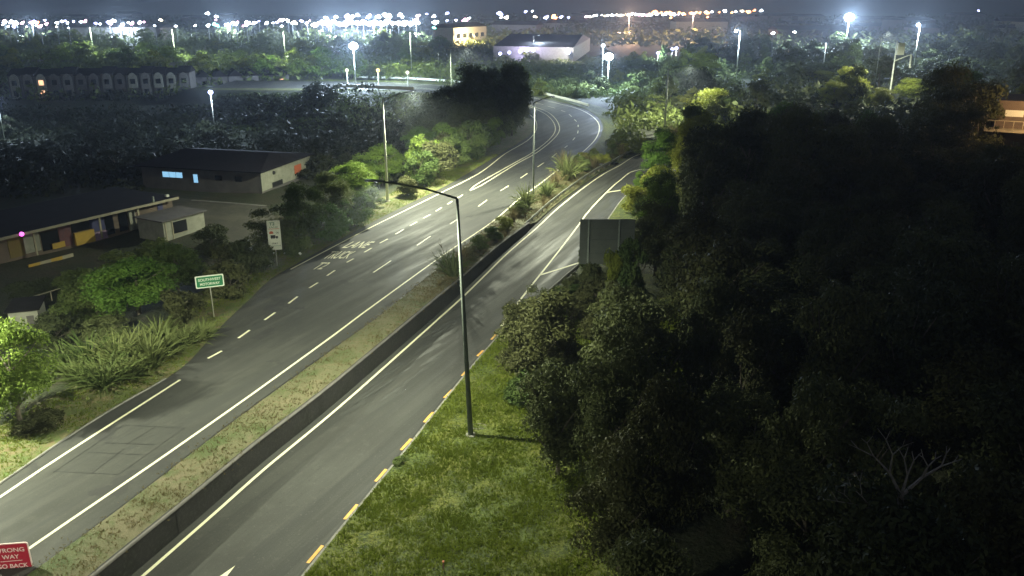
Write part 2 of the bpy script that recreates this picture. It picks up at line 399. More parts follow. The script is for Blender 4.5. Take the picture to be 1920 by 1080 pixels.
MR = smooth(catmull([P(*p) for p in [(882,357),(900,349),(967,308),(1002,289),(1030,268),(1046,251),(1049,238),(1041,222),(1025,209),(1000,200),(981,195)]]+[Vector((-6,201.5,0)),Vector((-14.5,216.5,0)),Vector((-28.5,228.5,0)),Vector((-46,233.5,0))]), 2)
line('double_centre_line', ML, .17, road); line('double_centre_line', MR, .17, road)
line('edge_line', [p for p in RL if p.y > 18], .17, ramp, ramp_=True)
RR = smooth(catmull([Pr(*p) for p in [(940,612),(962,580),(1012,516),(1050,468),(1085,422),(1103,397),(1137,361),(1163,338),(1199,318)]]+[Vector((25,115,0)),Vector((42,124,0))]), 2)
line('edge_line', RR, .17, ramp, ramp_=True)
for a, b in (((1012,516),(1085,493)), ((1137,361),(1183,354))):
    line('chevron_line', catmull([Pr(*a), Pr(*b)], .5), .26, ramp, ramp_=True)
small = [((390,672),(416,658)),((447,634),(468,619)),((496,600),(516,586)),((541,569),(558,556)),((580,540),(596,530)),((613,517),(628,507)),((650,492),(663,485)),((683,473),(697,465)),((712,456),(727,448)),((742,439),(757,430)),((769,423),(782,416)),((794,409),(807,402)),((817,396),(828,389)),((839,383),(848,377)),((858,371),(868,365))]
for a, b in small: line('lane_dash', [P(*a), (P(*a)+P(*b))/2, P(*b)], .17, road)
big = [((700,511),(733,489)),((782,460),(807,443)),((844,420),(858,411)),((897,387),(913,375)),((938,358),(954,348)),((976,334),(989,325)),((1008,313),(1020,305)),((1035,295),(1044,287)),((1059,277),(1064,273)),((1074,263),(1078,258)),((1083,250),(1084,245)),((1084,238),(1084,234)),((1081,228),(1077,224)),((1072,219),(1067,214)),((1060,210),(1052,207)),((1041,203),(1027,199)),((1019,196),(1004,193))]
for a, b in big: line('lane_dash', [P(*a), (P(*a)+P(*b))/2, P(*b)], .14, road)
yel = [((577,1056),(605,1023)),((646,974),(670,946)),((704,903),(724,880)),((752,844),(771,823)),((795,792),(812,773)),((833,746),(848,731)),((866,705),(876,694)),((895,668),(906,657)),((921,637),(931,626))]
for a, b in yel:
    a, b = Pr(*a), Pr(*b); line('yellow_dash', [a, (a+b)/2, b], .16, ramp, 'yellow', ramp_=True)
# arrow head at the bottom
a0 = Pr(441,1061); d0 = (Pr(441,1061)-Pr(395,1095)).normalized(); pr0 = Vector((d0.y, -d0.x, 0))
arrow = mesh('arrow_marking', [a0+Vector((0,0,.016)), a0-d0*2.4-pr0*.1+Vector((0,0,.016)), a0-d0*2.2+pr0*.75+Vector((0,0,.016)), a0-d0*4.5+pr0*.2+Vector((0,0,.016)), a0-d0*4.5-pr0*.02+Vector((0,0,.016))], [(0, 2, 1), (1, 2, 3, 4)], 'paint')
ob('arrow_marking', arrow, ramp)
ps = smooth(catmull([Pr(*p) for p in [(640,800),(760,690),(850,600),(905,560)]]), 2)  # wet sheen on the ramp, painted as a sheet of lighter streaks
pm = bpy.data.materials.new('sheen_streaks'); pm.use_nodes = True; pt = pm.node_tree; pb = pt.nodes['Principled BSDF']; pb.inputs['Base Color'].default_value = (.135, .14, .13, 1); pb.inputs['Roughness'].default_value = .45
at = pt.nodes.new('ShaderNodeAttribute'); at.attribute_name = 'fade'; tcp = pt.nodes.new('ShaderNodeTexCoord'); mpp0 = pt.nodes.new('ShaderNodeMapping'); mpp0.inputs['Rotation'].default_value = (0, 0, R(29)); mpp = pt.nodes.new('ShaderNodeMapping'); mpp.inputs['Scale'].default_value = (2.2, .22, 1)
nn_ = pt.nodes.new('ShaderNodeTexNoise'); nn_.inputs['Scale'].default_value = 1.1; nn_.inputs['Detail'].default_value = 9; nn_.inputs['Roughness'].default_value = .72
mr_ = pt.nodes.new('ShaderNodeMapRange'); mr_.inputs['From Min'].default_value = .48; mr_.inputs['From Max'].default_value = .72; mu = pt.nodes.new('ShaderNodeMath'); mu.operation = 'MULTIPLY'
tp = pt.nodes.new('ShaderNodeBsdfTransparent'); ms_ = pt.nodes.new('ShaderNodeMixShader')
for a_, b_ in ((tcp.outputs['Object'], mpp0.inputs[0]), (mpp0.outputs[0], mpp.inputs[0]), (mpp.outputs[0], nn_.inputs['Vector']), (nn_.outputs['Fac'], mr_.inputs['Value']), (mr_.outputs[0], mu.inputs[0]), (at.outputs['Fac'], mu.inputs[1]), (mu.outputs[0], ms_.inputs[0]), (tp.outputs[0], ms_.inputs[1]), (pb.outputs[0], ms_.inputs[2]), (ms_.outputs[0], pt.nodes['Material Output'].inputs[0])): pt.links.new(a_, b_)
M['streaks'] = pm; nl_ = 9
me = strip_mesh('sheen_streaks', [[Vector((p.x, p.y, zr(p.y)+.007)) for p in offset(ps, -1.9+3.8*j/(nl_-1))] for j in range(nl_)], 'streaks')
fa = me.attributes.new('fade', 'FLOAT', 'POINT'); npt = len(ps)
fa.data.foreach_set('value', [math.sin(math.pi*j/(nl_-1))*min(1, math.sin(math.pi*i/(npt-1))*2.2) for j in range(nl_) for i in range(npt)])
ob('painted_sheen', me, ramp)
# words painted on the truck lane
def text_mesh(txt, m, size=1, ext=0, align='LEFT'):
    cu = bpy.data.curves.new('txt', 'FONT'); cu.body = txt; cu.size = size; cu.extrude = ext; cu.align_x = align; cu.offset = .012*size
    o = bpy.data.objects.new('txt', cu); COL.objects.link(o)
    dg = bpy.context.evaluated_depsgraph_get(); me = bpy.data.meshes.new_from_object(o.evaluated_get(dg))
    bpy.data.objects.remove(o); bpy.data.curves.remove(cu); me.materials.clear(); me.materials.append(M[m]); return me
def road_word(txt, bl, br, tl):      # bottom-left, bottom-right, top-left of the word on the road
    o0, u, v = P(*bl), P(*br)-P(*bl), P(*tl)-P(*bl)
    me = text_mesh(txt, 'paint'); co = np.empty(len(me.vertices)*3); me.vertices.foreach_get('co', co); co = co.reshape(-1, 3)
    x0, x1, y0, y1 = co[:, 0].min(), co[:, 0].max(), co[:, 1].min(), co[:, 1].max()
    for vt in me.vertices:
        a = (vt.co.x-x0)/(x1-x0); b = (vt.co.y-y0)/(y1-y0); q = o0+u*a+v*b; vt.co = (q.x, q.y, .007)
    me.update(); ob('painted_word', me, road)
road_word('T2', (583,505),(602,505),(604,492))
road_word('TRUCK', (604,485),(650,485),(624,471))
road_word('LANE', (640,465),(683,465),(662,453))
# saw cut detector loops and sealed cracks
cuts = MB()
def cut(a, b, w=.05):
    a, b = P(*a), P(*b); t = (b-a).normalized(); nrm = Vector((t.y, -t.x, 0))*w/2; k = len(cuts.v)
    cuts.v += [tuple(q+Vector((0, 0, .005))) for q in (a-nrm, a+nrm, b+nrm, b-nrm)]; cuts.f.append((k, k+1, k+2, k+3))
for a, b in (((232,797),(345,803)),((100,886),(232,797)),((100,884),(222,890)),((165,848),(268,853)),((195,830),(290,834)),((292,800),(238,833)),((172,888),(232,842)),((222,890),(345,803))): cut(a, b)
o = cuts.build('saw_cut', 'black', road)

# kerbs, wall, median, verges
def kerb(pts, side, zf, h, w, m='concrete'):
    o1 = offset(pts, side*.002); o2 = offset(pts, side*w)
    for p, r in ((o1, 0), (o2, 0)):
        pass
    rows = []
    for q, z in ((o1, -.25), (o1, h), (o2, h+.01), (o2, -.25)):
        rows.append([Vector((p.x, p.y, zf(p)+z)) for p in q])
    return strip_mesh('kerb', rows, m)
ob('kerb', kerb([p for p in D if p.y < 60 or 73 < p.y], 1, lambda p: zr(p.y), .12, .17), kind='structure')
ob('gutter_joint', strip_mesh('gutter_joint', ribbon(offset([p for p in D if 15 < p.y < 60], -.16), .09, lambda p: zr(p.y)+.009), 'black'), kind='structure')
ob('kerb', kerb([p for p in A if p.y < 47], -1, lambda p: 0, .05, .12), kind='structure')
ob('gutter_joint', strip_mesh('gutter_joint', ribbon(offset([p for p in B if 15 < p.y < 62], .03), .12, lambda p: .012), 'black'), kind='structure')
Cw = [p for p in C if 14 < p.y < 85]
wall = empty('retaining_wall', (0, 0, 0), 0, 'low shaded concrete retaining wall between the grassy median and the ramp road', 'wall')
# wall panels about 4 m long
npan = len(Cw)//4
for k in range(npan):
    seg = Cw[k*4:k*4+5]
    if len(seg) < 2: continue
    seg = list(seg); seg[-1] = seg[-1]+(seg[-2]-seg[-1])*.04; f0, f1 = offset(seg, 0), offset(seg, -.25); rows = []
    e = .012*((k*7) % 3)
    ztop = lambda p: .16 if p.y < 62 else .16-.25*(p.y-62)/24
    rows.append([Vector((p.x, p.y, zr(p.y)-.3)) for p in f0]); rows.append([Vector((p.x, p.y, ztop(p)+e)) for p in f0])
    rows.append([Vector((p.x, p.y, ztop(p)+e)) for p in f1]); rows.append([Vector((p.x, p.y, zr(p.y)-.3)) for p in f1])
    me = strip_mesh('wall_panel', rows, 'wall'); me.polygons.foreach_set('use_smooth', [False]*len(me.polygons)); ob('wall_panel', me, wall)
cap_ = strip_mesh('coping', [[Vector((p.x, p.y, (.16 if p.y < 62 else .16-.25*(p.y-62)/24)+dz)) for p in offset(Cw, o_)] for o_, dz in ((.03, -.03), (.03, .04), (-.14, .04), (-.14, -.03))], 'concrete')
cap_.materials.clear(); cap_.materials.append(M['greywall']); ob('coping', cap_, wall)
# median surface
Bp = pair(Cn, catmull(B, .3)); rows = []
for t in (0, .06, .15, .3, .45, .6, .75, .88, 1):
    r = []
    for c, b in zip(offset(Cn, -.2), Bp):
        x, y = b.x+(c.x-b.x)*t, b.y+(c.y-b.y)*t
        zend = .1 if c.y < 62 else .1-.25*min(24, c.y-62)/24
        if c.y > 84: zend = zend+(zr(c.y)-.02-zend)*min(1, (c.y-84)/4)
        z = (0 if t == 0 else .04)*(1-t)+zend*t+.12*math.sin(math.pi*t)+(.03*math.sin(x*1.7+y*.9)*math.sin(y*1.3) if 0 < t < 1 else 0)
        r.append(Vector((x, y, z-(.03 if t == 0 else 0))))
    rows.append(r)
ob('median_ground', strip_mesh('median_ground', rows, 'median'), kind='structure')
def verge(name, pts, side, m, offs, base):
    rows = []
    for q in offs:
        o_ = offset(pts, side*q); r = []
        for p in o_:
            z = T(p.x, p.y) if q > 1 else base(p)
            if q <= 1: z = base(p)+(.02 if q else -.02)
            z += .05 if q < offs[-1] else -.35
            if q > 1: z += .04*math.sin(p.x*2.1+p.y)*math.sin(p.y*1.7)
            r.append(Vector((p.x, p.y, z)))
        rows.append(r)
    ob(name, strip_mesh(name, rows, m), kind='structure')
verge('verge', A, -1, 'verge', (0, .4, 1.2, 2.2, 3.2, 4.4, 5.6), lambda p: 0)
verge('lawn', [p for p in D if p.y < 72], 1, 'lawn', (.16, .5, 1.5, 2.5, 3.5, 5, 6.5, 8, 9.5, 11, 12.5, 14, 15), lambda p: zr(p.y)+.1)
verge('verge', [p for p in D if p.y >= 71.5], 1, 'lawn', (.16, .5, 1.2, 2.2, 3.2, 4.4), lambda p: zr(p.y)+.1)
verge('verge', [p for p in B if p.y > 121], 1, 'lawn', (0, .4, 1.2, 2.2, 3.5, 5, 7), lambda p: 0)

# ------------------------------------------------------------------ vegetation prototypes
def leaf_quads(C0, Nrm, size, rng):
    n = len(C0); a = rng.normal(size=(n, 3)); a -= (a*Nrm).sum(1, keepdims=True)*Nrm; a /= np.linalg.norm(a, axis=1, keepdims=True)+1e-9
    b = np.cross(Nrm, a); s = (size*rng.uniform(.6, 1.3, n))[:, None]
    return np.stack([C0-a*s, C0-b*s*.45, C0+a*s, C0+b*s*.45], 1).reshape(-1, 3)
def crown(name, m, nblob, nleaf, leaf, R0, H, base, seed, flat=.8, fill=.35):
    """clusters of leaf-sized faces spread through overlapping lobes"""
    rng = np.random.default_rng(seed); P0 = []; N0 = []
    cs = []
    for k in range(nblob):
        ang = rng.uniform(0, 2*math.pi); zz = rng.uniform(0, 1); prof = math.sin(math.pi*min(1, .12+zz*.8))**.7
        rr = R0*prof*rng.uniform(.25, .78)
        cs.append((rr*math.cos(ang), rr*math.sin(ang), base+(H-base)*(.08+.84*zz), R0*rng.uniform(.26, .5)*(1-.25*zz)))
    w = np.array([c[3]**2 for c in cs]); w /= w.sum(); cnt = rng.multinomial(nleaf, w)
    for (cx, cy, cz, r), k in zip(cs, cnt):
        d = rng.normal(size=(k, 3)); d /= np.linalg.norm(d, axis=1, keepdims=True); d[:, 2] = np.where(d[:, 2] < -.3, -d[:, 2]*.5, d[:, 2])
        u = rng.uniform(0, 1, k); rad = r*(np.where(u < fill, rng.uniform(.3, .95, k), rng.uniform(.85, 1.12, k)))
        wob = 1+.22*np.sin(d[:, 0]*7+cx*3)*np.sin(d[:, 1]*6+cy*3)*np.cos(d[:, 2]*5+seed)
        p = d*(rad*wob)[:, None]; p[:, 2] *= flat
        P0.append(p+np.array([cx, cy, cz])); nn = d*.8+rng.normal(size=(k, 3))*.55; N0.append(nn/np.linalg.norm(nn, axis=1, keepdims=True))
    P0 = np.concatenate(P0); N0 = np.concatenate(N0)
    return mesh_np(name, leaf_quads(P0, N0, leaf, rng), 4, m)
def trunk(name, H, r, R0, seed, m='trunk', nl=6):
    rng = random.Random(seed); mb = MB(); p = Vector((0, 0, -.6)); pts = [p]
    for k in range(4):
        p = Vector((rng.uniform(-.3, .3)*k*.4, rng.uniform(-.3, .3)*k*.4, H*.72*(k+1)/4)); pts.append(p)
    for k in range(4): mb.tube(pts[k], pts[k+1], r*(1-k*.2), r*(.8-k*.2), 7, False)
    for k in range(nl):
        s = pts[1+k % 3]; a = rng.uniform(0, 6.28); q = s+Vector((math.cos(a)*R0*.5, math.sin(a)*R0*.5, H*.22)); mb.tube(s, q, r*.45, r*.25, 5, False)
        q2 = q+Vector((math.cos(a+.5)*R0*.25, math.sin(a+.5)*R0*.25, H*.14)); mb.tube(q, q2, r*.25, r*.08, 5, False)
    return mesh(name, mb.v, mb.f, m)
def blades(name, m, n, L, w, spread, droop, seed, segs=4, up=1.0):
    rng = np.random.default_rng(seed); V = []
    for k in range(n):
        a = rng.uniform(0, 2*math.pi); tilt = rng.uniform(.05, 1)*spread; l = L*rng.uniform(.55, 1.1)
        d = np.array([math.cos(a), math.sin(a), 0]); s = np.array([-math.sin(a), math.cos(a), 0])
        s = s*math.cos(.6)+np.array([0, 0, 1])*math.sin(.6)*rng.choice([-1, 1]); p = d*rng.uniform(0, .25*L*.5); dr = droop*rng.uniform(.4, 1.3)
        prev = None
        for j in range(segs+1):
            t = j/segs; th = tilt+dr*t*t
            wj = w*(1-t)**.6*(.6+.4*min(1, t*4)); cur = (p-s*wj, p+s*wj)
            if prev is not None: V += [prev[0], prev[1], cur[1], cur[0]]
            prev = cur; p = p+(d*math.sin(th)+np.array([0, 0, up])*math.cos(th))*l/segs
    return mesh_np(name, np.array(V), 4, m)
PROTO = {}
for key, m_ in (('A', 'leafA'), ('B', 'leafB'), ('C', 'leafC'), ('D', 'leafD'), ('E', 'leafE'), ('F', 'leafF')):
    s0 = ord(key)
    PROTO['tree'+key] = [(crown('crown', m_, 30, 17000, .14, 3.8, 8.4, 1.0, s0*10+k), trunk('trunk', 8, .22, 3.6, s0+k)) for k in range(3 if key in 'CD' else 2)]
    PROTO['bush'+key] = [(crown('foliage', m_, 16, 8000, .1, 1.65, 2.6, .05, s0*20+k, .85), trunk('stem', 2.4, .08, 1.6, s0+k)) for k in range(2)]
    PROTO['far'+key] = [(crown('crown', m_, 16, 2200, .34, 3.7, 7, .2, s0*30+k), trunk('trunk', 7, .2, 3, s0+k, nl=3)) for k in range(2)]
PROTO['flax'] = [(blades('foliage', 'flax', 150, 2.0, .05, .95, 1.5, k, 5), None) for k in range(3)]
PROTO['toetoe'] = [(blades('foliage', 'straw', 160, 1.5, .022, .7, 1.2, 20+k), None) for k in range(2)]
PROTO['tuft'] = [(blades('foliage', 'straw', 60, .7, .016, .8, 1.0, 30+k, 3), None) for k in range(2)]
NOMH = {'tree': 9.0, 'bush': 2.9, 'far': 7.8, 'flax': 1.6, 'toetoe': 1.2, 'tuft': .55}
NOMW = {'tree': 8.4, 'bush': 3.8, 'far': 8.0, 'flax': 2.4, 'toetoe': 2.2, 'tuft': .9}
def plant(kind, x, y, z, h, w, label, cat, group=None, name=None, seed=None):
    base = kind.rstrip('ABCDEF') if kind[:3] != 'fla' else kind
    base = {'tree': 'tree', 'bush': 'bush', 'far': 'far'}.get(base, kind)
    pr = PROTO[kind]; cr, tk = random.choice(pr)
    nm = name or {'tree': 'broadleaf_tree', 'bush': 'shrub', 'far': 'distant_tree', 'flax': 'flax_plant', 'toetoe': 'toetoe_grass', 'tuft': 'grass_tussock'}[base]
    e = empty(nm, (x, y, z), random.uniform(0, 6.28), label, cat, group)
    e.scale = (w/NOMW[base], w/NOMW[base]*random.uniform(.9, 1.1), h/NOMH[base])
    ob('crown' if base in ('tree', 'far') else 'foliage', cr, e)
    if tk: ob('trunk' if base in ('tree', 'far') else 'stem', tk, e)
    return e
def plant_px(kind, px, py, wpx, hpx, label, cat, group=None, name=None, z=None):
    g = PT(px, py) if z is None else P(px, py, z)
    zc = proj(g.x, g.y, g.z)[2]; w = wpx*zc/F
    dep = math.atan2(CAMZ-g.z, g.y); h = max(.3, (hpx*zc/F-w*.45*math.sin(dep))/math.cos(dep)) if hpx*zc/F > w*.5*math.sin(dep) else .4*w
    return plant(kind, g.x, g.y, g.z-.05, h, w, label, cat, group, name)

# ------------------------------------------------------------------ vegetation beside the roads
GL = 'shrubs along the left verge'
plant_px('treeA', 40, 800, 200, 235, 'bright green rounded tree at the left edge of the photo', 'tree')
plant_px('bushD', 62, 815, 130, 60, 'dark twiggy undergrowth beneath the bright rounded tree', 'shrub')
fl = [(150,722,95),(196,728,105),(236,712,110),(285,690,90),(318,668,88),(352,652,75),(380,638,62),(172,690,90),(258,668,85),(300,645,70),(126,700,70),(222,690,95)]
rr0 = random.Random(2)
NTH = 'first second third fourth fifth sixth seventh eighth ninth tenth eleventh twelfth'.split()
for kf, (px, py, s) in enumerate(sorted(fl)):
    plant_px('flax', px, py, s*rr0.uniform(1.0, 1.5), s*rr0.uniform(.6, .95), 'arching green flax plant, %s from the left among those on the left verge' % NTH[kf], 'plant', 'flax plants on the left verge')
big = [
 ('bushB', 150, 560, 120, 80, 'leafy shrub below the panelled building near the low fence', 'shrub'),
 ('bushB', 225, 520, 120, 70, 'leafy shrub in front of the yellow panels', 'shrub'),
 ('bushB', 300, 500, 110, 70, 'leafy shrub in front of the small shed', 'shrub'),
 ('bushC', 60, 560, 120, 60, 'dim shrub in the garden at the left edge', 'shrub'),
 ('treeA', 262, 590, 190, 140, 'wide leafy tree behind the green motorway sign', 'tree'),
 ('treeB', 190, 612, 170, 135, 'leafy tree between the bright tree and the panelled building', 'tree'),
 ('treeB', 335, 545, 130, 110, 'dark leafy tree just left of the green motorway sign', 'tree'),
 ('bushC', 110, 655, 130, 90, 'dark shrub left of the flax plants', 'shrub'),
 ('bushC', 200, 640, 130, 70, 'dark low shrub behind the middle of the flax row', 'shrub'),
 ('bushD', 340, 610, 110, 90, 'brownish shrub behind the post of the green sign', 'shrub'),
 ('bushD', 432, 560, 110, 95, 'brownish twiggy shrub right of the green sign', 'shrub'),
 ('bushC', 470, 520, 110, 95, 'dark shrub with pale specks left of the white truck lane sign', 'shrub'),
 ('bushD', 420, 520, 100, 80, 'brown scrub above the green sign', 'shrub'),
 ('bushC', 400, 480, 110, 70, 'low dark scrub right of the small shed', 'shrub'),
 ('treeC', 510, 480, 110, 110, 'dark tree behind the white truck lane sign', 'tree'),
 ('bushB', 556, 480, 80, 75, 'dark shrub right of the white truck lane sign', 'shrub'),  # brighter leaf kinds from here to the left lamp stand in for missing light
 ('treeB', 575, 455, 120, 130, 'green tree right of the white truck lane sign', 'tree'),
 ('bushA', 620, 455, 90, 85, 'green shrub beside the painted lane words', 'shrub'),
 ('treeB', 625, 420, 100, 110, 'dark tree in front of the pale end wall', 'tree'),
 ('bushA', 665, 425, 80, 80, 'leafy shrub between the verge and the dark tree', 'shrub'),
 ('treeA', 670, 380, 100, 90, 'green tree with a rounded top left of the left lamp post', 'tree'),
 ('treeA', 716, 350, 110, 92, 'bright green round tree lit behind the left lamp post', 'tree'),
 ('bushA', 745, 335, 60, 55, 'vivid green shrub beside the left lamp post', 'shrub'),
 ('bushA', 690, 360, 70, 60, 'bright green shrub left of the left lamp post', 'shrub'),
 ('treeA', 790, 318, 100, 90, 'round olive tree second behind the left lamp post', 'tree'),
 ('treeB', 828, 290, 80, 66, 'round olive tree third behind the left lamp post', 'tree'),
 ('bushD', 765, 368, 66, 50, 'brownish shrub right of the left lamp post base', 'shrub'),
 ('bushB', 700, 395, 70, 50, 'low green shrub in front of the left lamp post', 'shrub'),
 ('bushD', 635, 435, 66, 50, 'brownish shrub at the foot of the green tree', 'shrub'),
]
for k, px, py, w, h, l, c in big: plant_px(k, px, py, w, h, l, c)
rr = random.Random(4)
for px, py in ((796,350),(822,338),(846,322),(868,312),(890,300),(905,286),(925,276),(940,262),(955,252),(962,243),(850,298),(880,284),(905,268),(930,250),(800,330),(835,312)):
    s = rr.uniform(62, 86)*(.6+.4*(py-240)/110+.2)
    plant_px(rr.choice(['bushB', 'bushA', 'bushB', 'bushD']), px-6, py, s*1.1, s, 'olive shrub in the hedge along the far left verge', 'shrub', 'hedge shrubs along the far left verge')
# litter and flowers among the scrub
for i in range(46):
    px = rr.choice([rr.gauss(490, 22), rr.gauss(610, 50), rr.gauss(440, 40)]); py = 735-px*.48+rr.gauss(-8, 16)
    g = PT(px, py-6); mb = MB(); s = rr.uniform(.06, .16)
    mb.box(-s, s, -s*.6, s*.7, -.02, .03); o = mb.build('litter', 'litter'); o.location = (g.x, g.y, g.z+rr.uniform(.4, 1.2)); o.rotation_euler = (rr.uniform(-1, 1), rr.uniform(-1, 1), rr.uniform(0, 6))
    o['label'] = 'small pale scrap caught in the scrub on the left verge'; o['category'] = 'litter'; o['group'] = 'pale scraps in the left scrub'
# big dark clump behind the hedge (crest about 110 px down the photo)
dk = [(835,272,90,80),(870,272,90,90),(905,268,90,90),(940,262,80,90),(800,275,80,60),(965,248,70,90),(800,262,120,112),(845,262,130,128),(890,262,120,150),(930,258,110,140),(960,255,80,140),(860,235,120,110),(905,230,120,108),(945,228,90,100),(815,240,90,90),(780,225,70,50),(975,232,50,100),(955,205,60,70),(880,262,110,90),(925,262,100,70)]
for px, py, w, h in dk:
    v = P(px, py, 0); zc = proj(v.x, v.y, 0)[2]
    plant('treeC', v.x, v.y, T(v.x, v.y)-.2, h*zc/F*1.02, w*zc/F, 'tall dark tree in the clump left of the far bend', 'tree', 'dark tree clump left of the far bend')
v = P(976, 205, 0); plant('treeA', v.x-1, v.y-4, -.1, 10.5, 8.5, 'yellow-green tree lit by the lamp behind the dark clump at the far bend', 'tree')

# median planting
med = [('flax', 850, 522, 52, 58, 'dark flax plant at the near end of the median planting', 'plant'),
 ('flax', 836, 505, 44, 40, 'small flax plant beside the nearest median tussock', 'plant'),
 ('toetoe', 866, 500, 50, 44, 'straw-coloured clump beside the near lamp post line in the median', 'plant'),
 ('bushD', 884, 490, 56, 40, 'low brown-green shrub behind the near median flax', 'shrub'),
 ('bushB', 902, 470, 56, 40, 'low green shrub in the near median bed', 'shrub'),
 ('bushB', 922, 452, 56, 36, 'green mound shrub in the middle of the median bed', 'shrub'),
 ('bushE', 946, 432, 56, 36, 'yellowish low shrub in the middle of the median bed', 'shrub'),
 ('toetoe', 962, 418, 44, 34, 'straw tussock in the middle of the median bed', 'plant'),
 ('flax', 986, 388, 52, 46, 'spiky flax left of the median lamp post', 'plant'),
 ('bushB', 975, 402, 44, 32, 'low shrub in front of the median lamp post', 'shrub'),
 ('flax', 1024, 368, 44, 34, 'flax plant right of the median lamp post', 'plant'),
 ('toetoe', 1040, 352, 44, 36, 'pale tussock before the guard rail bend', 'plant'),
 ('flax', 1062, 338, 56, 54, 'tall pale flax on the median beside the right edge line', 'plant'),
 ('toetoe', 1058, 318, 50, 40, 'feathery brown grass behind the tall median flax', 'plant'),
 ('bushB', 1092, 322, 50, 34, 'green shrub midway along the guard rail', 'shrub')]
for a in med: plant_px(*a[:5], a[5], a[6], z=-.1)
for i in range(34):
    t = i/34; px = 1075+t*215+rr.uniform(-8, 8); py = 318-t*62+rr.uniform(-14, 6)+8*math.sin(t*3)
    v = P(px, py, -.1)
    if inside(np.array([v.x]), np.array([v.y]), polyL)[0] or inside(np.array([v.x]), np.array([v.y]), polyR)[0]: continue
    plant_px(rr.choice(['bushB', 'bushE', 'toetoe', 'bushD']), px, py, rr.uniform(26, 44), rr.uniform(18, 30), 'low shrub in the strip behind the guard rail', 'shrub', 'low shrubs behind the guard rail', z=-.15)
for i in range(60):
    k = rr.randrange(len(Cn)-30, len(Cn)) if rr.random() < .4 else rr.randrange(0, len(Cn)); c = Cn[k]
    if c.y < 62: continue
    b = Bp[k]; t = rr.uniform(.2, .9); x, y = b.x+(c.x-b.x)*t, b.y+(c.y-b.y)*t
    plant('tuft', x, y, 0 if y < 80 else zr(y)*t*.8, rr.uniform(.35, .7), rr.uniform(.8, 1.5), 'dry grass tussock on the planted median', 'grass', 'dry tussocks on the planted median')

# tall seed stalks by the near flax
st = empty('seed_stalk', P(846, 520, 0), 0, 'two thin bare flower stalks rising from the near median flax', 'plant')
mb = MB(); mb.tube((0, 0, 0), (-.9, 0, 3.4), .02, .012, 5); mb.tube((-.7, 0, 2.6), (-1.0, .1, 3.0), .05, .02, 5); mb.build('stalk', 'trunk', st)
mb = MB(); mb.tube((-.1, 0, 0), (-1.6, -.2, 2.4), .02, .012, 5); mb.build('stalk', 'trunk', st)

# verge right of the ramp: bright lit shrubs round the big sign
for x_, y_, h_, w_, k_, l_ in ((6.5, 63.4, 3.9, 2.6, 'bushC', 'dark shrub covering the left foot of the big sign'), (9.4, 62.5, 6.0, 4.0, 'bushB', 'tall shrub covering the right half of the big sign'), (8.0, 62.6, 4.9, 2.8, 'bushE', 'yellow-green shrub before the middle of the big sign')):
    plant(k_, x_, y_, T(x_, y_), h_, w_, l_, 'shrub')
sg = [('bushE', 1196, 398, 80, 70, 'yellow-green shrub spilling onto the shoulder behind the big sign', 'shrub'),
 ('bushE', 1232, 385, 90, 92, 'yellow-green bush right of the short painted chevron', 'shrub'),
 ('treeA', 1238, 345, 84, 112, 'bright leafy tree hiding the ramp as it bends away', 'tree'),
 ('treeB', 1290, 330, 110, 150, 'tall leafy tree right of the ramp bend', 'tree'),
 ('bushA', 1196, 350, 30, 34, 'small bright shrub at the kerb of the ramp bend', 'shrub'),
 ('bushB', 1150, 505, 78, 74, 'bright shrub growing in front of the back of the big sign', 'shrub'),
 ('bushB', 1106, 512, 62, 66, 'green shrub at the foot of the big sign', 'shrub'),
 ('bushE', 1136, 500, 44, 60, 'yellowish shrub among those before the big sign', 'shrub'),
 ('bushC', 1078, 545, 62, 46, 'dark shrub at the kerb below the painted chevron', 'shrub'),
 ('bushB', 1050, 568, 50, 40, 'green shrub overhanging the kerb where the edge line disappears', 'shrub'),
 ('bushC', 950, 608, 30, 22, 'tiny shrub at the kerb beside the last yellow dash', 'shrub'),
 ('bushB', 752, 874, 44, 22, 'leafy weed growing in the gutter between the yellow dashes', 'weed')]
for a in sg: plant_px(*a)

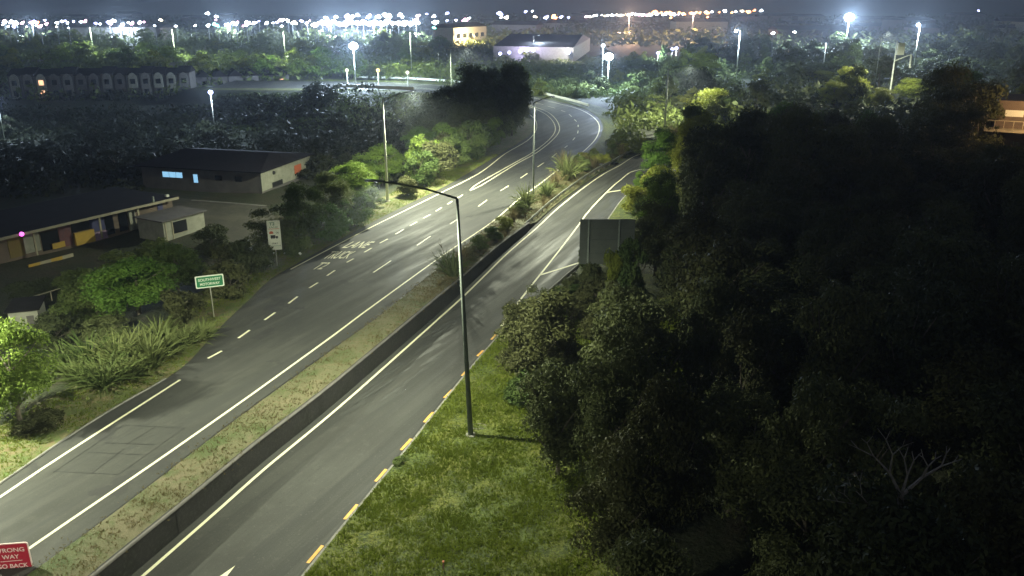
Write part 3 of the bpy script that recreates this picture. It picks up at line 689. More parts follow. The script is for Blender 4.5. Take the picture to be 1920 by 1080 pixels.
# the dark wood on the right bank
ytop_pts = [(1180,480),(1195,400),(1205,340),(1215,300),(1240,285),(1290,200),(1312,165),(1345,150),(1400,150),(1480,158),(1545,168),(1575,205),(1640,196),(1700,200),(1725,175),(1752,145),(1768,105),(1810,88),(1850,92),(1862,250),(1925,252),(1935,150),(2100,120)]
xb_pts = [(330,1205),(400,1190),(470,1160),(520,1090),(560,1000),(600,940),(650,925),(700,935),(760,965),(820,1000),(870,1020),(940,1060),(1080,1090)]
ytx = lambda x: np.interp(x, [p[0] for p in ytop_pts], [p[1] for p in ytop_pts])
xbx = lambda y: np.interp(y, [p[0] for p in xb_pts], [p[1] for p in xb_pts])
wood = []; rw = random.Random(11)
y = 15.0
while y < 150:
    stp = 4.2+.022*y; x = -4.0
    while x < .68*y+12:
        X, Yy = x+rw.uniform(-1.4, 1.4), y+rw.uniform(-1.5, 1.5); x += stp
        if X < np.interp(Yy, Dpx[:, 1], Dpx[:, 0])+(1.5 if Yy > 70 else .9) or inside(np.array([X]), np.array([Yy]), polyR)[0] or inside(np.array([X]), np.array([Yy]), polyL)[0]: continue
        if Yy > 128 and X < 50: continue
        g = T(X, Yy); w = rw.uniform(4.2, 8.2); h = rw.uniform(5.5, 10.5)
        if Yy > 78:
            tx0 = proj(X, Yy, g+9)[0]; h = min(17, max(h, PY(tx0, float(ytx(tx0))+rw.uniform(2, 60), Yy).z-g)); w = max(w, h*.62)
        for _ in range(26):
            tx, ty, _z = proj(X, Yy, g+h); mx, my, zc = proj(X, Yy, g+h*.55); hw = w*.5*F/zc
            bx_, by_, _q = proj(X, Yy, g+.4)
            oktop = ty > min(ytx(tx), 1200) + (0 if tx > 1170 else -999)
            okl = mx-hw > xbx(my)-14 and bx_-hw*.55 > xbx(by_)-75
            oksign = not (1075 < mx+hw and mx-hw*.9 < 1192 and ty < 505 and Yy < 68)
            if Yy < 93 and mx+hw > 1858 and mx-hw < 1935 and ty < 254: oktop = False
            if oktop and okl and oksign: break
            if not oktop: h *= .93
            if not oksign: h *= .9; w *= .95
            if not okl: w *= .94; h *= .97
        else: continue
        if h < 1.6 or w < 1.4: continue
        wood.append((X, Yy, g, h, w))
    y += stp*.92
for X, Yy, g, h, w in wood:
    near_edge = X < np.interp(Yy, Dpx[:, 1], Dpx[:, 0])+9
    if near_edge and rw.random() < .75:
        ox = X-rw.uniform(1, w*.5); oy = Yy-rw.uniform(-1, 2.5); sz = rw.uniform(1.6, 3.2)
        if ox > np.interp(oy, Dpx[:, 1], Dpx[:, 0])+2.2 and proj(ox, oy, 0)[0]-sz*12 > xbx(proj(ox, oy, 0)[1])-30: plant(rw.choice(['bushC', 'bushB', 'bushD']), ox, oy, T(ox, oy)-.1, sz*.7, sz*1.2, 'low scrub bush where the lawn meets the wood on the right bank', 'shrub', 'scrub along the edge of the right wood')
    if h < 4: plant(rw.choice(['bushC', 'bushD']), X, Yy, g-.2, h, w, 'dark understorey bush at the edge of the wood on the right bank', 'shrub', 'understorey bushes on the right bank')
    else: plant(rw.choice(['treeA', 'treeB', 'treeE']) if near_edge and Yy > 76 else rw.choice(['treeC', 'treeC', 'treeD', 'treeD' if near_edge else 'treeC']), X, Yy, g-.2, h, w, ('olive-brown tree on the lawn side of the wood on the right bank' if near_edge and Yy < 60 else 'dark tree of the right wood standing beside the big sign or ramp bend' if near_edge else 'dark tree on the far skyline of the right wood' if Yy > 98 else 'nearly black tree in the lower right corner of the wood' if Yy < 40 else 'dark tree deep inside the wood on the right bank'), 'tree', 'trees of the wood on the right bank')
print('wood', len(wood))
# one paler round tree standing out, and a bleached dead tree low in the corner
v = PY(1250, 800, 31); plant('treeD', v.x, v.y, T(v.x, v.y)-.2, v.z-T(v.x, v.y)+2.6, 4.6, 'rounded olive-brown tree standing out at the near edge of the dark wood', 'tree')
v = PY(1520, 760, 30); plant('treeC', v.x, v.y, T(v.x, v.y)-.2, v.z-T(v.x, v.y)+2.2, 5.4, 'rounded dark green tree right of the olive-brown one in the near wood', 'tree')
v = PY(1690, 930, 21); g = T(v.x, v.y)
dt = empty('dead_tree', (v.x, v.y, g), 0, 'bleached leafless tree with forking pale branches low in the right corner', 'tree')
mb = MB(); rd = random.Random(5)
top = Vector((0, 0, v.z-g))
mb.tube((0, 0, -.3), top, .14, .09, 7, False)
def branch(p, d, l, r, dep):
    q = p+d*l; mb.tube(p, q, r, r*.6, 5, False)
    if dep:
        for s in (-1, 1):
            nd = Vector((d.x+s*rd.uniform(.3, .7), d.y+rd.uniform(-.4, .4), d.z+rd.uniform(-.2, .3))).normalized(); branch(q, nd, l*rd.uniform(.55, .8), r*.6, dep-1)
branch(top, Vector((-.5, 0, .85)).normalized(), .9, .06, 3); branch(top, Vector((.6, .1, .6)).normalized(), .8, .07, 3); branch(top+Vector((0, 0, -.9)), Vector((-.9, 0, .5)).normalized(), .9, .05, 3)
branch(top, Vector((.1, 0, 1)), .7, .05, 2)
mb.build('branches', 'deadwood', dt)

# lawn and verge grass: countless blades
def blades_field(name, npts, sampler, h, w, m):
    rng = np.random.default_rng(3); pts = []
    pts = sampler(rng, npts); n = len(pts); k = 3
    base = np.repeat(pts, k, 0)+np.c_[rng.normal(0, .03, (n*k, 2)), np.zeros(n*k)]
    a = rng.uniform(0, 2*np.pi, n*k); hh = h*rng.uniform(.4, 1.3, n*k); lean = rng.normal(0, .45, (n*k, 2))*hh[:, None]
    s = np.c_[np.cos(a), np.sin(a), np.zeros(n*k)]*w
    tip = base+np.c_[lean, hh]; V = np.stack([base-s, base+s, tip], 1).reshape(-1, 3)
    return ob(name, mesh_np(name, V, 3, m), kind='stuff', label='short grass', category='grass')
def lawn_s(rng, n):
    D0 = np2([p for p in D if p.y < 66]); i = rng.integers(0, len(D0)-1, n); t = rng.uniform(0, 1, n)[:, None]; p = D0[i]*(1-t)+D0[i+1]*t
    tn = D0[i+1]-D0[i]; tn /= np.linalg.norm(tn, axis=1, keepdims=True)+1e-9; o_ = rng.uniform(.2, 14, n)
    q = p+np.c_[tn[:, 1], -tn[:, 0]]*o_[:, None]; clump = np.sin(q[:, 0]*1.9+1)*np.sin(q[:, 1]*2.3)+np.sin(q[:, 0]*.7)*np.cos(q[:, 1]*.9)
    q = q[(rng.uniform(-1.3, 1.6, n) < clump+.5) & (q[:, 1] > 20)]
    zz = terr(q[:, 0], q[:, 1]); oo = np.minimum(1, 1)
    return np.c_[q, zz+.02]
blades_field('grass', 110000, lawn_s, .17, .03, 'grass')
def verge_s(rng, n):
    A0 = np2([p for p in A if p.y < 125]); i = rng.integers(0, len(A0)-1, n); t = rng.uniform(0, 1, n)[:, None]; p = A0[i]*(1-t)+A0[i+1]*t
    tn = A0[i+1]-A0[i]; tn /= np.linalg.norm(tn, axis=1, keepdims=True)+1e-9; o_ = rng.uniform(.1, 4.5, n)
    q = p-np.c_[tn[:, 1], -tn[:, 0]]*o_[:, None]; cl = np.sin(q[:, 0]*1.3+1)*np.sin(q[:, 1]*1.1)+np.sin(q[:, 0]*.5)*np.cos(q[:, 1]*.4)
    q = q[rng.uniform(-1.3, 1.6, n) < cl]
    return np.c_[q, terr(q[:, 0], q[:, 1])+.03]
o = blades_field('verge_grass', 42000, verge_s, .14, .022, 'grass')
def med_s(rng, n):
    i = rng.integers(0, len(Cn)-1, n); t = rng.uniform(.06, .9, n)[:, None]
    c = np2(Cn)[i]; b = np2(Bp)[i]; q = b*(1-t)+c*t; q += rng.normal(0, .3, q.shape); cl = np.sin(q[:, 0]*1.3+1)*np.sin(q[:, 1]*1.1)
    keep = rng.uniform(-1.6, 2.6, n) < cl+(q[:, 1] > 60)*1.2; q = q[keep]; tt = t[keep, 0]; z = .1*tt+.1*np.sin(np.pi*tt); z = np.where(q[:, 1] > 84, z+(-1.0+.9*np.clip((q[:, 1]-72)/40, 0, 1))*tt, z)
    return np.c_[q, z+.02]
blades_field('median_grass', 26000, med_s, .11, .02, 'straw')

# ------------------------------------------------------------------ guard rail along the ramp
gl = [p for p in offset(RL, -1.0) if 84.5 < p.y < 137]
gr_ = empty('guard_rail', (0, 0, 0), 0, 'pale steel guard rail on posts curving beside the ramp road', 'guard rail')
def gz(p): return zr(p.y)
prof = [(-.04, .42), (.03, .46), (.03, .53), (-.02, .58), (.03, .63), (.03, .71), (-.04, .76)]
rows = []
for d_, z_ in prof:
    rows.append([Vector((p.x, p.y, gz(p)+z_)) for p in offset(gl, d_)])
ob('rail_beam', strip_mesh('rail_beam', rows, 'rail'), gr_)
pm = MB().box(-.06, .06, -.08, .08, 0, .75); pme = mesh('guard_post', pm.v, pm.f, 'darksteel')
for k in range(1, len(gl)-1, 2):
    p = offset(gl, -.12)[k]; o = ob('guard_post', pme, gr_, (p.x, p.y, gz(p)-.05))
mb = MB(); e0 = gl[0]; mb.tube(e0+Vector((0, 0, .42)), e0+Vector((0, 0, .78)), .12, .12, 10); mb.build('end_terminal', 'rail', gr_)
# far barrier outside the bend
fb = catmull([P(*p) for p in [(1091,203),(1062,194),(1030,186),(996,178)]]+[Vector((-7, 225, 0)), Vector((-18, 237, 0)), Vector((-31, 246, 0)), Vector((-46, 250, 0))]); fb = offset(fb, 1.6)
fr = empty('guard_rail', (0, 0, 0), 0, 'bright far guard rail outside the distant road bend', 'guard rail')
ob('rail_beam', strip_mesh('rail_beam', [[Vector((p.x, p.y, z_)) for p in offset(fb, d_)] for d_, z_ in ((-.05, .35), (-.12, .45), (-.05, .58), (-.12, .7), (-.05, .85), (.05, .88), (.07, .3))], 'white'), fr)
for k in range(1, len(fb)-1, 3): ob('guard_post', pme, fr, (fb[k].x, fb[k].y, 0))

# ------------------------------------------------------------------ street lamps
def add_light(parent, loc, power, col=(1, .97, .8), spot=True, size=165, rad=.18, blend=.5):
    d = bpy.data.lights.new('bulb', 'SPOT' if spot else 'POINT'); d.energy = power; d.color = col; d.shadow_soft_size = rad
    if spot: d.spot_size = R(size); d.spot_blend = blend
    o = bpy.data.objects.new('bulb', d); COL.objects.link(o); o.parent = parent; o.location = loc; return o
def lamp(base, h, tip, label, power=0, col=(1, .98, .82), r=.13, lean=(0, 0), lens='lens', mt='steel', glowr=0, group=None, size=165, point=False):
    """tip: (dx, dy, dz) of the luminaire from the pole top; (0,0,0) = lamp on top"""
    e = empty('street_lamp', base, 0, label, 'street lamp', group)
    top = Vector((lean[0], lean[1], h))
    mb = MB(); mb.tube((0, 0, -.2), top, r, r*.5, 12); mb.build('pole', mt, e, True)
    MB().tube((0, 0, -.1), (0, 0, .12), r*2.1, r*2.0, 12).build('base_plate', 'concrete', e)
    tip = Vector(tip); L = tip.length
    if L > .3:
        mb = MB(); q = top
        for k in (.35, .7, .88):
            p = top+tip*k; p.z = top.z+tip.z*(1-(1-k)**2); mb.tube(q, p, .065, .05, 8); q = p
        mb.build('arm', mt if mt == 'postgrey' else 'darksteel', e)
        dirn = Vector((tip.x, tip.y, 0)).normalized(); c = top+tip
    else: dirn = Vector((0, -1, 0)); c = top+Vector((0, 0, .1))
    a = math.atan2(dirn.y, dirn.x)
    def rot(p): return Vector((p[0]*math.cos(a)-p[1]*math.sin(a), p[0]*math.sin(a)+p[1]*math.cos(a), p[2]))
    hb = MB(); prof = ((-.55, .09, .05), (-.3, .17, .08), (.15, .2, .09), (.42, .14, .06), (.5, .04, .03)); V = []
    for x, w, z in prof: V += [rot((x, -w, 0)), rot((x, w, 0)), rot((x, w*.7, z)), rot((x, -w*.7, z))]
    Fc = []
    for k in range(4):
        for i in range(4): Fc.append((k*4+i, k*4+(i+1) % 4, k*4+4+(i+1) % 4, k*4+4+i))
    Fc += [(3, 2, 1, 0), (16, 17, 18, 19)]
    hd = ob('lamp_head', mesh('lamp_head', V, Fc, 'darksteel'), e, c)
    lz = MB(); lz.v = [rot((-.25, -.13, -.012)), rot((.3, -.13, -.012)), rot((.3, .13, -.012)), rot((-.25, .13, -.012))]; lz.f = [(3, 2, 1, 0)]
    lo = lz.build('lens', lens, hd)
    if glowr:
        g = MB().sphere((0, 0, -glowr*.9), glowr, 10, 6, .8).build('bulb_globe', lens, hd)
    if power: add_light(e, c+(Vector((-.1*glowr, -glowr*1.3-.3, -glowr*.9)) if point else Vector((0, 0, -.12-glowr*2))), power, col, not point, size=size, rad=.18+glowr*.3)
    return e
WARM = (.97, 1, .74)
b = P(883, 818, zr(41)+.1); t = P(857, 372, 12.3)
near = lamp(b, 12.3-b.z, P(700, 340, 13.0)-P(857, 372, 12.3), 'nearest tall lamp post standing on the lawn with its arm over the road', 9000, WARM, .15, (t.x-b.x, t.y-b.y), mt='postgrey')
b = P(727, 378, 0); lamp(b, 11.6, P(775, 171, 12.0)-P(718, 186, 11.6), 'left lamp post among bright shrubs on the far side of the road', 16000, WARM, .18, (0, 0), mt='white', size=175)
b = P(1000, 376, -.1); lamp(b, 11.2, P(1034, 179, 11.5)-P(1001, 190, 11.1), 'lamp post in the planted median between road and ramp', 9500, WARM, .12)
b = P(1246, 247, 0); lamp(b, 10.6, P(1290, 123, 10.9)-P(1248, 132, 10.6), 'lamp post on the right beyond the guard rail bend', 15000, WARM, .19, mt='white')
# unseen lamps inferred from lit trees; one behind the camera added to even brightness
lamp((-38, 37, T(-38, 37)), 14, (4.5, 0, .5), 'lamp post beside the left verge just outside the left of the photo', 15000, WARM, .13)
lamp((-18, 3, 0), 13, (2.5, 0, .5), 'unseen lamp post added behind the camera in line with the nearest post', 11000, WARM, .15)
lamp((-14, 196, 0), 11.5, (4, -5, .5), 'lamp post hidden behind the dark clump at the far bend', 15000, WARM, .12)
lamp((80, 188, 0), 15, (3, 4, .5), 'lamp post low among the trees beyond the right wood', 16000, WARM, .12)
BL = (.62, .78, 1)
def px_lamp(px, pyb, pyt, label, power, lens, glowr, r=.1, tip=(0, 0, 0), zg=0, col=BL):
    g = P(px, pyb, zg); lo, hi = 0, 40
    for _ in range(40):
        m = (lo+hi)/2
        if proj(g.x, g.y, g.z+m)[1] > pyt: lo = m
        else: hi = m
    return lamp(g, lo, tip, label, power, col, r*1.15, lens=lens, mt='white', glowr=glowr, size=175, point=glowr > .3)
px_lamp(177, 108, 50, 'pale lamp post behind the terrace houses, leftmost of the far row', 14000, 'g_white', 0, .16, (2, 0, .3), col=(.8, 1, .7))
px_lamp(330, 117, 54, 'pale lamp post second from the left in the far row', 14000, 'g_white', 0, .18, (2, 0, .3), col=(.8, 1, .7))
px_lamp(537, 125, 58, 'pale lamp post beside a small white gantry cabinet', 14000, 'g_white', 0, .14, (-2, 0, .3), col=(.8, 1, .7))
px_lamp(772, 140, 60, 'pale lamp post right of the beacons on the side road', 14000, 'g_white', 0, .14, (-2, 0, .3), col=(.8, 1, .7))
px_lamp(822, 120, 100, 'short thin post in the scrub behind the dark clump', 0, 'g_white', 0, .1)
px_lamp(1000, 112, 68, 'pale lamp post standing before the white warehouse', 2500, 'g_white', 0, .2, (2, 0, .3))
px_lamp(1380, 148, 58, 'lamp post with a glowing lamp rising from the tree line', 14000, 'g_white', .45, .17, (-1.2, 0, .3))
px_lamp(1542, 140, 80, 'plain lamp post in the middle of the right tree line', 1500, 'g_white', 0, .14)
px_lamp(1712, 132, 46, 'rightmost lamp post with a blue-white glowing lamp', 22000, 'g_white', .55, .16, (-.6, 0, .3))
px_lamp(667, 160, 79, 'floodlight glaring above the beacons on the side road', 42000, 'g_white', 1.25, .14)
px_lamp(1139, 175, 99, 'floodlight glaring right of the white warehouse', 15000, 'g_white', 1.15, .12)
px_lamp(1128, 170, 83, 'smaller lamp just above the glaring floodlight', 4000, 'g_white', .45, .1)
px_lamp(1585, 90, 24, 'large floodlight glaring at the top of the photo above the wood', 150000, 'g_white', 2.4, .2)
px_lamp(405, 262, 170, 'small blue-white lamp glowing before the terrace houses', 3000, 'g_blue', .45, .05, zg=-3)
px_lamp(9, 262, 183, 'small blue-white lamp at the left edge of the photo', 3000, 'g_blue', .45, .05, zg=-3)
px_lamp(1233, 118, 97, 'small blue lamp right of the floodlight', 3500, 'g_blue', .6, .08)
px_lamp(1259, 112, 90, 'left one of two close blue lamps right of the floodlight', 3500, 'g_blue', .7, .08)
px_lamp(1267, 112, 88, 'right one of two close blue lamps right of the floodlight', 3500, 'g_blue', .6, .08)

# hose or cable loop by the near lamp base, marker peg at the bottom
b = P(898, 800, -1.0); mb = MB()
for k in range(12):
    a0_, a1_ = 2*math.pi*k/14, 2*math.pi*(k+1)/14; mb.tube((b.x+.42*math.cos(a0_), b.y+.32*math.sin(a0_), -.98), (b.x+.42*math.cos(a1_), b.y+.32*math.sin(a1_), -.98), .025, .025, 5)
o = mb.build('ground_lid', 'concrete', label='thin round rim of a pit lid set in the lawn by the near lamp post', category='lid')
g = PT(832, 1078); e = empty('marker_peg', g, 0, 'small reddish peg standing in the lawn at the bottom of the photo', 'peg')
MB().tube((0, 0, -.1), (0, 0, .45), .035, .03, 8).build('stake', 'redpanel', e); MB().tube((0, 0, .45), (0, 0, .52), .045, .045, 8).build('cap', 'orange', e)

# ------------------------------------------------------------------ signs
def board(e, w, h, z0, mfront, th=.04, r=.08):
    pts = []
    for cx, cz, a in ((w/2-r, h-r, 0), (-w/2+r, h-r, 90), (-w/2+r, r, 180), (w/2-r, r, 270)):
        for k in range(4): t = R(a+k*30); pts.append((cx+r*math.cos(t), cz+r*math.sin(t)))
    n = len(pts); V = [(x, -th/2, z0+z) for x, z in pts]+[(x, th/2, z0+z) for x, z in pts]
    Fc = [tuple(range(n))[::-1], tuple(range(n, 2*n))]+[(i, (i+1) % n, n+(i+1) % n, n+i) for i in range(n)]
    return ob('panel', mesh('panel', V, Fc, mfront), e)
def words(e, txt, w, x, z, m, y=-.03, name='lettering', hgt=None):
    me = text_mesh(txt, m); co = np.empty(len(me.vertices)*3); me.vertices.foreach_get('co', co); co = co.reshape(-1, 3)
    s = w/(co[:, 0].max()-co[:, 0].min()); sz = s if hgt is None else hgt/(co[:, 1].max()-co[:, 1].min())
    cx = (co[:, 0].max()+co[:, 0].min())/2
    for v in me.vertices: v.co = ((v.co.x-cx)*s+x, y, v.co.y*sz+z)
    me.update(); return ob(name, me, e)
# green motorway sign
b = PT(402, 598); b.z = T(b.x, b.y); e = empty('motorway_sign', b, R(22), 'small green motorway name sign with white border on a pale post', 'sign')
zs = 2.35; wS, hS = 1.95, .92
MB().tube((0, .05, -.2), (-.02, .05, zs+.6), .04, .04, 8).build('post', 'rail', e)
board(e, wS, hS, zs, 'white'); p_ = board(e, wS-.16, hS-.16, zs+.08, 'signgreen', .06)
words(e, 'SOUTHWEST', 1.55, 0, zs+.52, 'white', -.036, hgt=.2); words(e, 'MOTORWAY', 1.35, 0, zs+.2, 'white', -.036, hgt=.2)
# white truck lane sign
b = PT(520, 500); e = empty('truck_lane_sign', b, R(12), 'tall white truck lane sign with red and black symbols on a post', 'sign')
zs = 1.5; w_, h_ = 1.1, 2.6
MB().tube((0, .05, -.2), (0, .05, zs+2.4), .05, .05, 8).build('post', 'rail', e)
board(e, w_, h_, zs, 'white', r=.04)
words(e, 'T2', .45, -.12, zs+2.2, 'signgreen', hgt=.26); words(e, 'LANE', .7, 0, zs+1.98, 'signgreen', hgt=.1)
MB().box(-.45, .45, -.028, -.024, zs+1.86, zs+1.9).build('rule', 'orange', e)
words(e, 'OR', .22, .28, zs+1.46, 'black', hgt=.14)
mb = MB(); mb.box(-.4, -.06, -.028, -.024, zs+1.44, zs+1.6); mb.box(-.34, -.12, -.028, -.024, zs+1.6, zs+1.67); mb.build('car_symbol', 'orange', e)
mb = MB(); mb.box(-.32, .08, -.028, -.024, zs+1.06, zs+1.32); mb.box(.1, .3, -.028, -.024, zs+1.06, zs+1.22)
for x in (-.22, -.05, .2): mb.tube((x, -.024, zs+1.04), (x, -.03, zs+1.04), .055, .055, 10)
mb.build('truck_symbol', 'black', e)
words(e, 'ONLY', .5, 0, zs+.52, 'black', hgt=.14); MB().box(-.5, .5, -.028, -.024, zs+.34, zs+.365).build('rule', 'signgreen', e)
# wrong way sign, bottom left
c = PY(21, 1046, 28.5); e = empty('wrong_way_sign', (c.x, c.y, .05), R(8), 'red WRONG WAY GO BACK sign in the bottom left corner', 'sign')
zs = c.z-.05-.62; MB().tube((0, .06, -.3), (0, .06, zs+1.2), .045, .045, 8).build('post', 'rail', e)
board(e, 1.5, 1.32, zs, 'signpink', .04, .1); board(e, 1.42, 1.24, zs+.04, 'signred', .06, .08)
words(e, 'WRONG', 1.15, 0, zs+.92, 'signpink', -.036, hgt=.2); words(e, 'WAY', .66, 0, zs+.6, 'signpink', -.036, hgt=.2)
MB().box(-.42, .42, -.036, -.032, zs+.48, zs+.505).build('rule', 'signpink', e); words(e, 'GO BACK', 1.2, 0, zs+.16, 'signpink', -.036, hgt=.2)
# back of the big direction sign
v = PY(1088, 411, 66); v2 = PY(1088, 495, 66); e = empty('direction_sign', (v.x, 66, T(v.x+2, 66)), R(0), 'large grey-green back of a direction sign half hidden by bushes beside the ramp', 'sign')
hh = v.z-T(v.x+2, 66); lo = v2.z-T(v.x+2, 66); lo = max(.9, lo)
MB().box(0, 4.5, -.03, .03, lo, hh).build('panel', 'signback', e)
for x in (.7, 3.2): MB().box(x-.06, x+.06, -.17, -.03, -.3, hh-.02).build('post', 'steel', e)
for z in (.25, .55, .8): MB().box(.03, 4.47, -.06, -.031, lo+(hh-lo)*z-.02, lo+(hh-lo)*z+.02).build('crossbar', 'postgrey', e)
MB().box(0, 4.5, -.05, -.031, hh-.06, hh).build('crossbar', 'darksteel', e)
# gantry mast with cabinet and dropped lamp on the right
g = P(1668, 178, 0); s_ = proj(g.x, g.y, 4)[2]/F; hM = 92*s_*1.06
e = empty('camera_mast', g, 0, 'pale mast on the right with a box, a bracket arm and a hanging tube', 'mast')
MB().tube((0, 0, -.2), (0, 0, hM), .2, .14, 10).build('pole', 'white', e)
MB().box(.25, 1.9, -.3, .3, hM-3.2, hM-.4).build('cabinet', 'white', e)
MB().tube((0, 0, hM-4.6), (3.0, -.4, hM-3.3), .14, .12, 8).tube((3.0, -.4, hM-3.3), (3.6, -.4, hM-3.2), .12, .12, 8).build('bracket_arm', 'white', e)
MB().tube((3.6, -.4, hM-3.0), (3.7, -.4, hM-5.8), .2, .2, 8).sphere((3.8, -.4, hM-6), .3).build('hanging_tube', 'white', e)
MB().tube((.2, 0, hM-1.9), (3.3, -.4, hM-2.2), .06, .06, 6).build('guard_bar', 'darksteel', e)

# ------------------------------------------------------------------ buildings on the left
def oriented(p0, p1):
    d = p1-p0; return math.atan2(d.y, d.x), Vector((d.x, d.y, 0)).length
# A: long low building with coloured panels
gA = -3.2
p0, p1 = P(-40, 457, -.4), P(331, 371, -.4); ang, LA = oriented(p0, p1)
e = empty('panelled_building', (p0.x, p0.y, gA), ang, 'long low building with a pale fascia and coloured wall panels left of the trees', 'building')
HA = 2.75
MB().box(0, LA, .9, 11, -.3, HA-.05).build('wall', 'brown', e)
MB().box(-.4, LA+.1, -.2, 11.5, HA, HA+.14).build('roof', 'roof', e)
MB().box(-.4, LA+.1, -.28, -.203, HA-.08, HA+.2).build('fascia', 'wood', e)
def ax(px, py, z): # along-wall coordinate of a photo point on the facade
    v = P(px, py, gA+z); return (v.x-p0.x)*math.cos(ang)+(v.y-p0.y)*math.sin(ang)
def panel(px0, px1, z0, z1, m, name='wall_panel', y0=.86, y1=.9, lab=None):
    yy = lambda px: 457-(px+40)*.232+22
    a0_, a1_ = ax(px0, yy(px0), 1.5), ax(px1, yy(px1), 1.5); o = MB().box(a0_, a1_, y0, y1-.003, z0, z1).build(name, m, e)
    if lab: o['label'] = lab
panel(20, 49, .3, 2.5, 'olive', lab='olive brown panel'); panel(50, 80, .4, 2.5, 'cladding', lab='pale square panel')
panel(83, 116, .2, 2.2, 'glassdark', 'window'); panel(117, 140, .1, 2.6, 'redpanel', lab='maroon mural panel')
panel(100, 124, .2, .8, 'ypanel', 'wall_panel', .7, .8, 'yellow arrow-shaped panel')
panel(142, 176, 1.4, 2.4, 'glassdark', 'window'); panel(177, 205, .9, 2.6, 'bluepanel', lab='navy panel with pale dots')
panel(143, 180, 0, 1.35, 'ypanel', 'wall_panel', .5, .8, 'bright yellow panel'); panel(182, 208, -.1, .8, 'pinkpanel', lab='mauve panel')
panel(206, 222, .2, 2.4, 'glassdark', 'window'); panel(232, 248, .2, 2.4, 'glassdark', 'window')
panel(250, 262, .1, 2.6, 'cladding', 'downpipe_box', .6, .86); panel(263, 305, .6, 2.5, 'brown', lab='tan wall panel'); panel(308, 318, .2, 2.5, 'bluepanel', lab='navy end panel')
for px in (62, 188, 262): panel(px, px+3, .2, 2.6, 'wood', 'post', .1, .25)
for k in range(4):
    a0_ = ax(62+k*19, 500-k*6, .2); MB().box(a0_, a0_+1.25, -2.6, -2.45, -.1, .25).build('deck_board', 'wood' if k % 2 else 'ypanel', e)
MB().sphere((ax(27, 440, 2.6), -.3, HA+.1), .22).build('party_light', 'g_magenta', e)
MB().box(LA-3.0, LA-2.8, .3, .5, HA+.14, HA+.75).build('vent_pipe', 'steel', e)
MB().box(LA-.6, LA-.2, 1, 1.3, HA+.14, HA+.4).build('roof_vent', 'white', e)
# fence below the building
f0, f1 = P(95, 505, gA), P(140, 490, gA)
# shed
q0, q1 = P(310, 455, gA), P(386, 433, gA); ang2, L2 = oriented(q0, q1)
e = empty('shed', (q0.x, q0.y, gA), ang2, 'small pale flat-roofed shed with one dark window beside the long building', 'shed')
MB().box(0, L2, 0, 4.2, -.5, 2.3).build('wall', 'cladding', e)
MB().box(-.25, L2+.25, -.25, 4.5, 2.3, 2.42).build('roof', 'greywall', e)
f_ = MB().box(L2*.22, L2*.55, -.05, -.003, .7, 2.0).build('window', 'glassdark', e); MB().box(L2*.2, L2*.57, -.07, -.051, .62, .7).build('sill', 'wood', f_)
for x in (.04, .2): MB().box(L2*x, L2*x+.12, -.06, -.004, -.3, 2.28).build('batten', 'wood', e)
# B: building with lit windows
r0, r1 = P(270, 352, gA), P(492, 366, gA); r2 = P(650, 338, gA)
ang3, L3 = oriented(r0, r1); e = empty('hall_building', (r0.x, r0.y, gA), ang3, 'dark hall with bluish lit windows, a low slate roof and a pale side wall', 'building')
HB = 3.3; DB = (r2-r1).length
MB().box(0, L3, 0, DB, -.5, HB).build('wall', 'greywall', e)
MB().box(L3+.003, L3+.1, -.05, DB, .5, HB-.02).build('side_wall', 'cladding', e)
mb = MB(); k = 0
mb.v = [(-.6, -.7, HB), (L3+.5, -.7, HB), (L3+.5, DB+.6, HB), (-.6, DB+.6, HB), (2.5, DB*.5, HB+1.3), (L3-2.5, DB*.5, HB+1.3), (-.6, -.7, HB-.15), (L3+.5, -.7, HB-.15), (L3+.5, DB+.6, HB-.15), (-.6, DB+.6, HB-.15)]
mb.f = [(0, 1, 5, 4), (1, 2, 5), (2, 3, 4, 5), (3, 0, 4), (0, 6, 7, 1), (1, 7, 8, 2), (2, 8, 9, 3), (3, 9, 6, 0), (9, 8, 7, 6)]
mb.build('roof', 'roofpurple', e)
def bxp(px): v = P(px, 345, gA+1); return (v.x-r0.x)*math.cos(ang3)+(v.y-r0.y)*math.sin(ang3)
for k in range(3):
    a0_ = bxp(295)+k*(bxp(340)-bxp(295))/3; MB().box(a0_+.04, a0_+(bxp(340)-bxp(295))/3-.04, -.05, -.003, 1.75, 2.5).build('window', 'win_blue', e)
MB().box(bxp(364), bxp(373), -.05, -.003, 1.2, 2.35).build('window', 'win_blue', e)
for px in (412, 455): MB().box(bxp(px), bxp(px+14), -.05, -.003, 1.7, 2.4).build('window', 'glassdark', e)
MB().sphere((L3+.12, 3.2, 2.5), .28, 10, 6).build('round_vent', 'black', e)
MB().box(L3+.101, L3+.14, 2.6, 5.4, .5, 1.2).build('opening', 'black', e); MB().box(L3+.101, L3+.13, 9, 11, 1.2, 2.4).build('faded_mark', 'orange', e)
# yard lane, bank line
yd = [P(*p, gA) for p in ((300,372),(500,392),(560,470),(395,460),(335,410))]
me = mesh('yard', [Vector((p.x, p.y, gA+.35)) for p in yd], [tuple(range(5))], 'yard'); ob('yard', me, kind='structure')
kb = [P(360, 381, gA), P(430, 386, gA), P(500, 392, gA)]; MBk = strip_mesh('yard_kerb', ribbon(catmull(kb), .5, lambda p: gA+.42), 'concrete'); ob('yard_kerb', MBk, kind='structure')
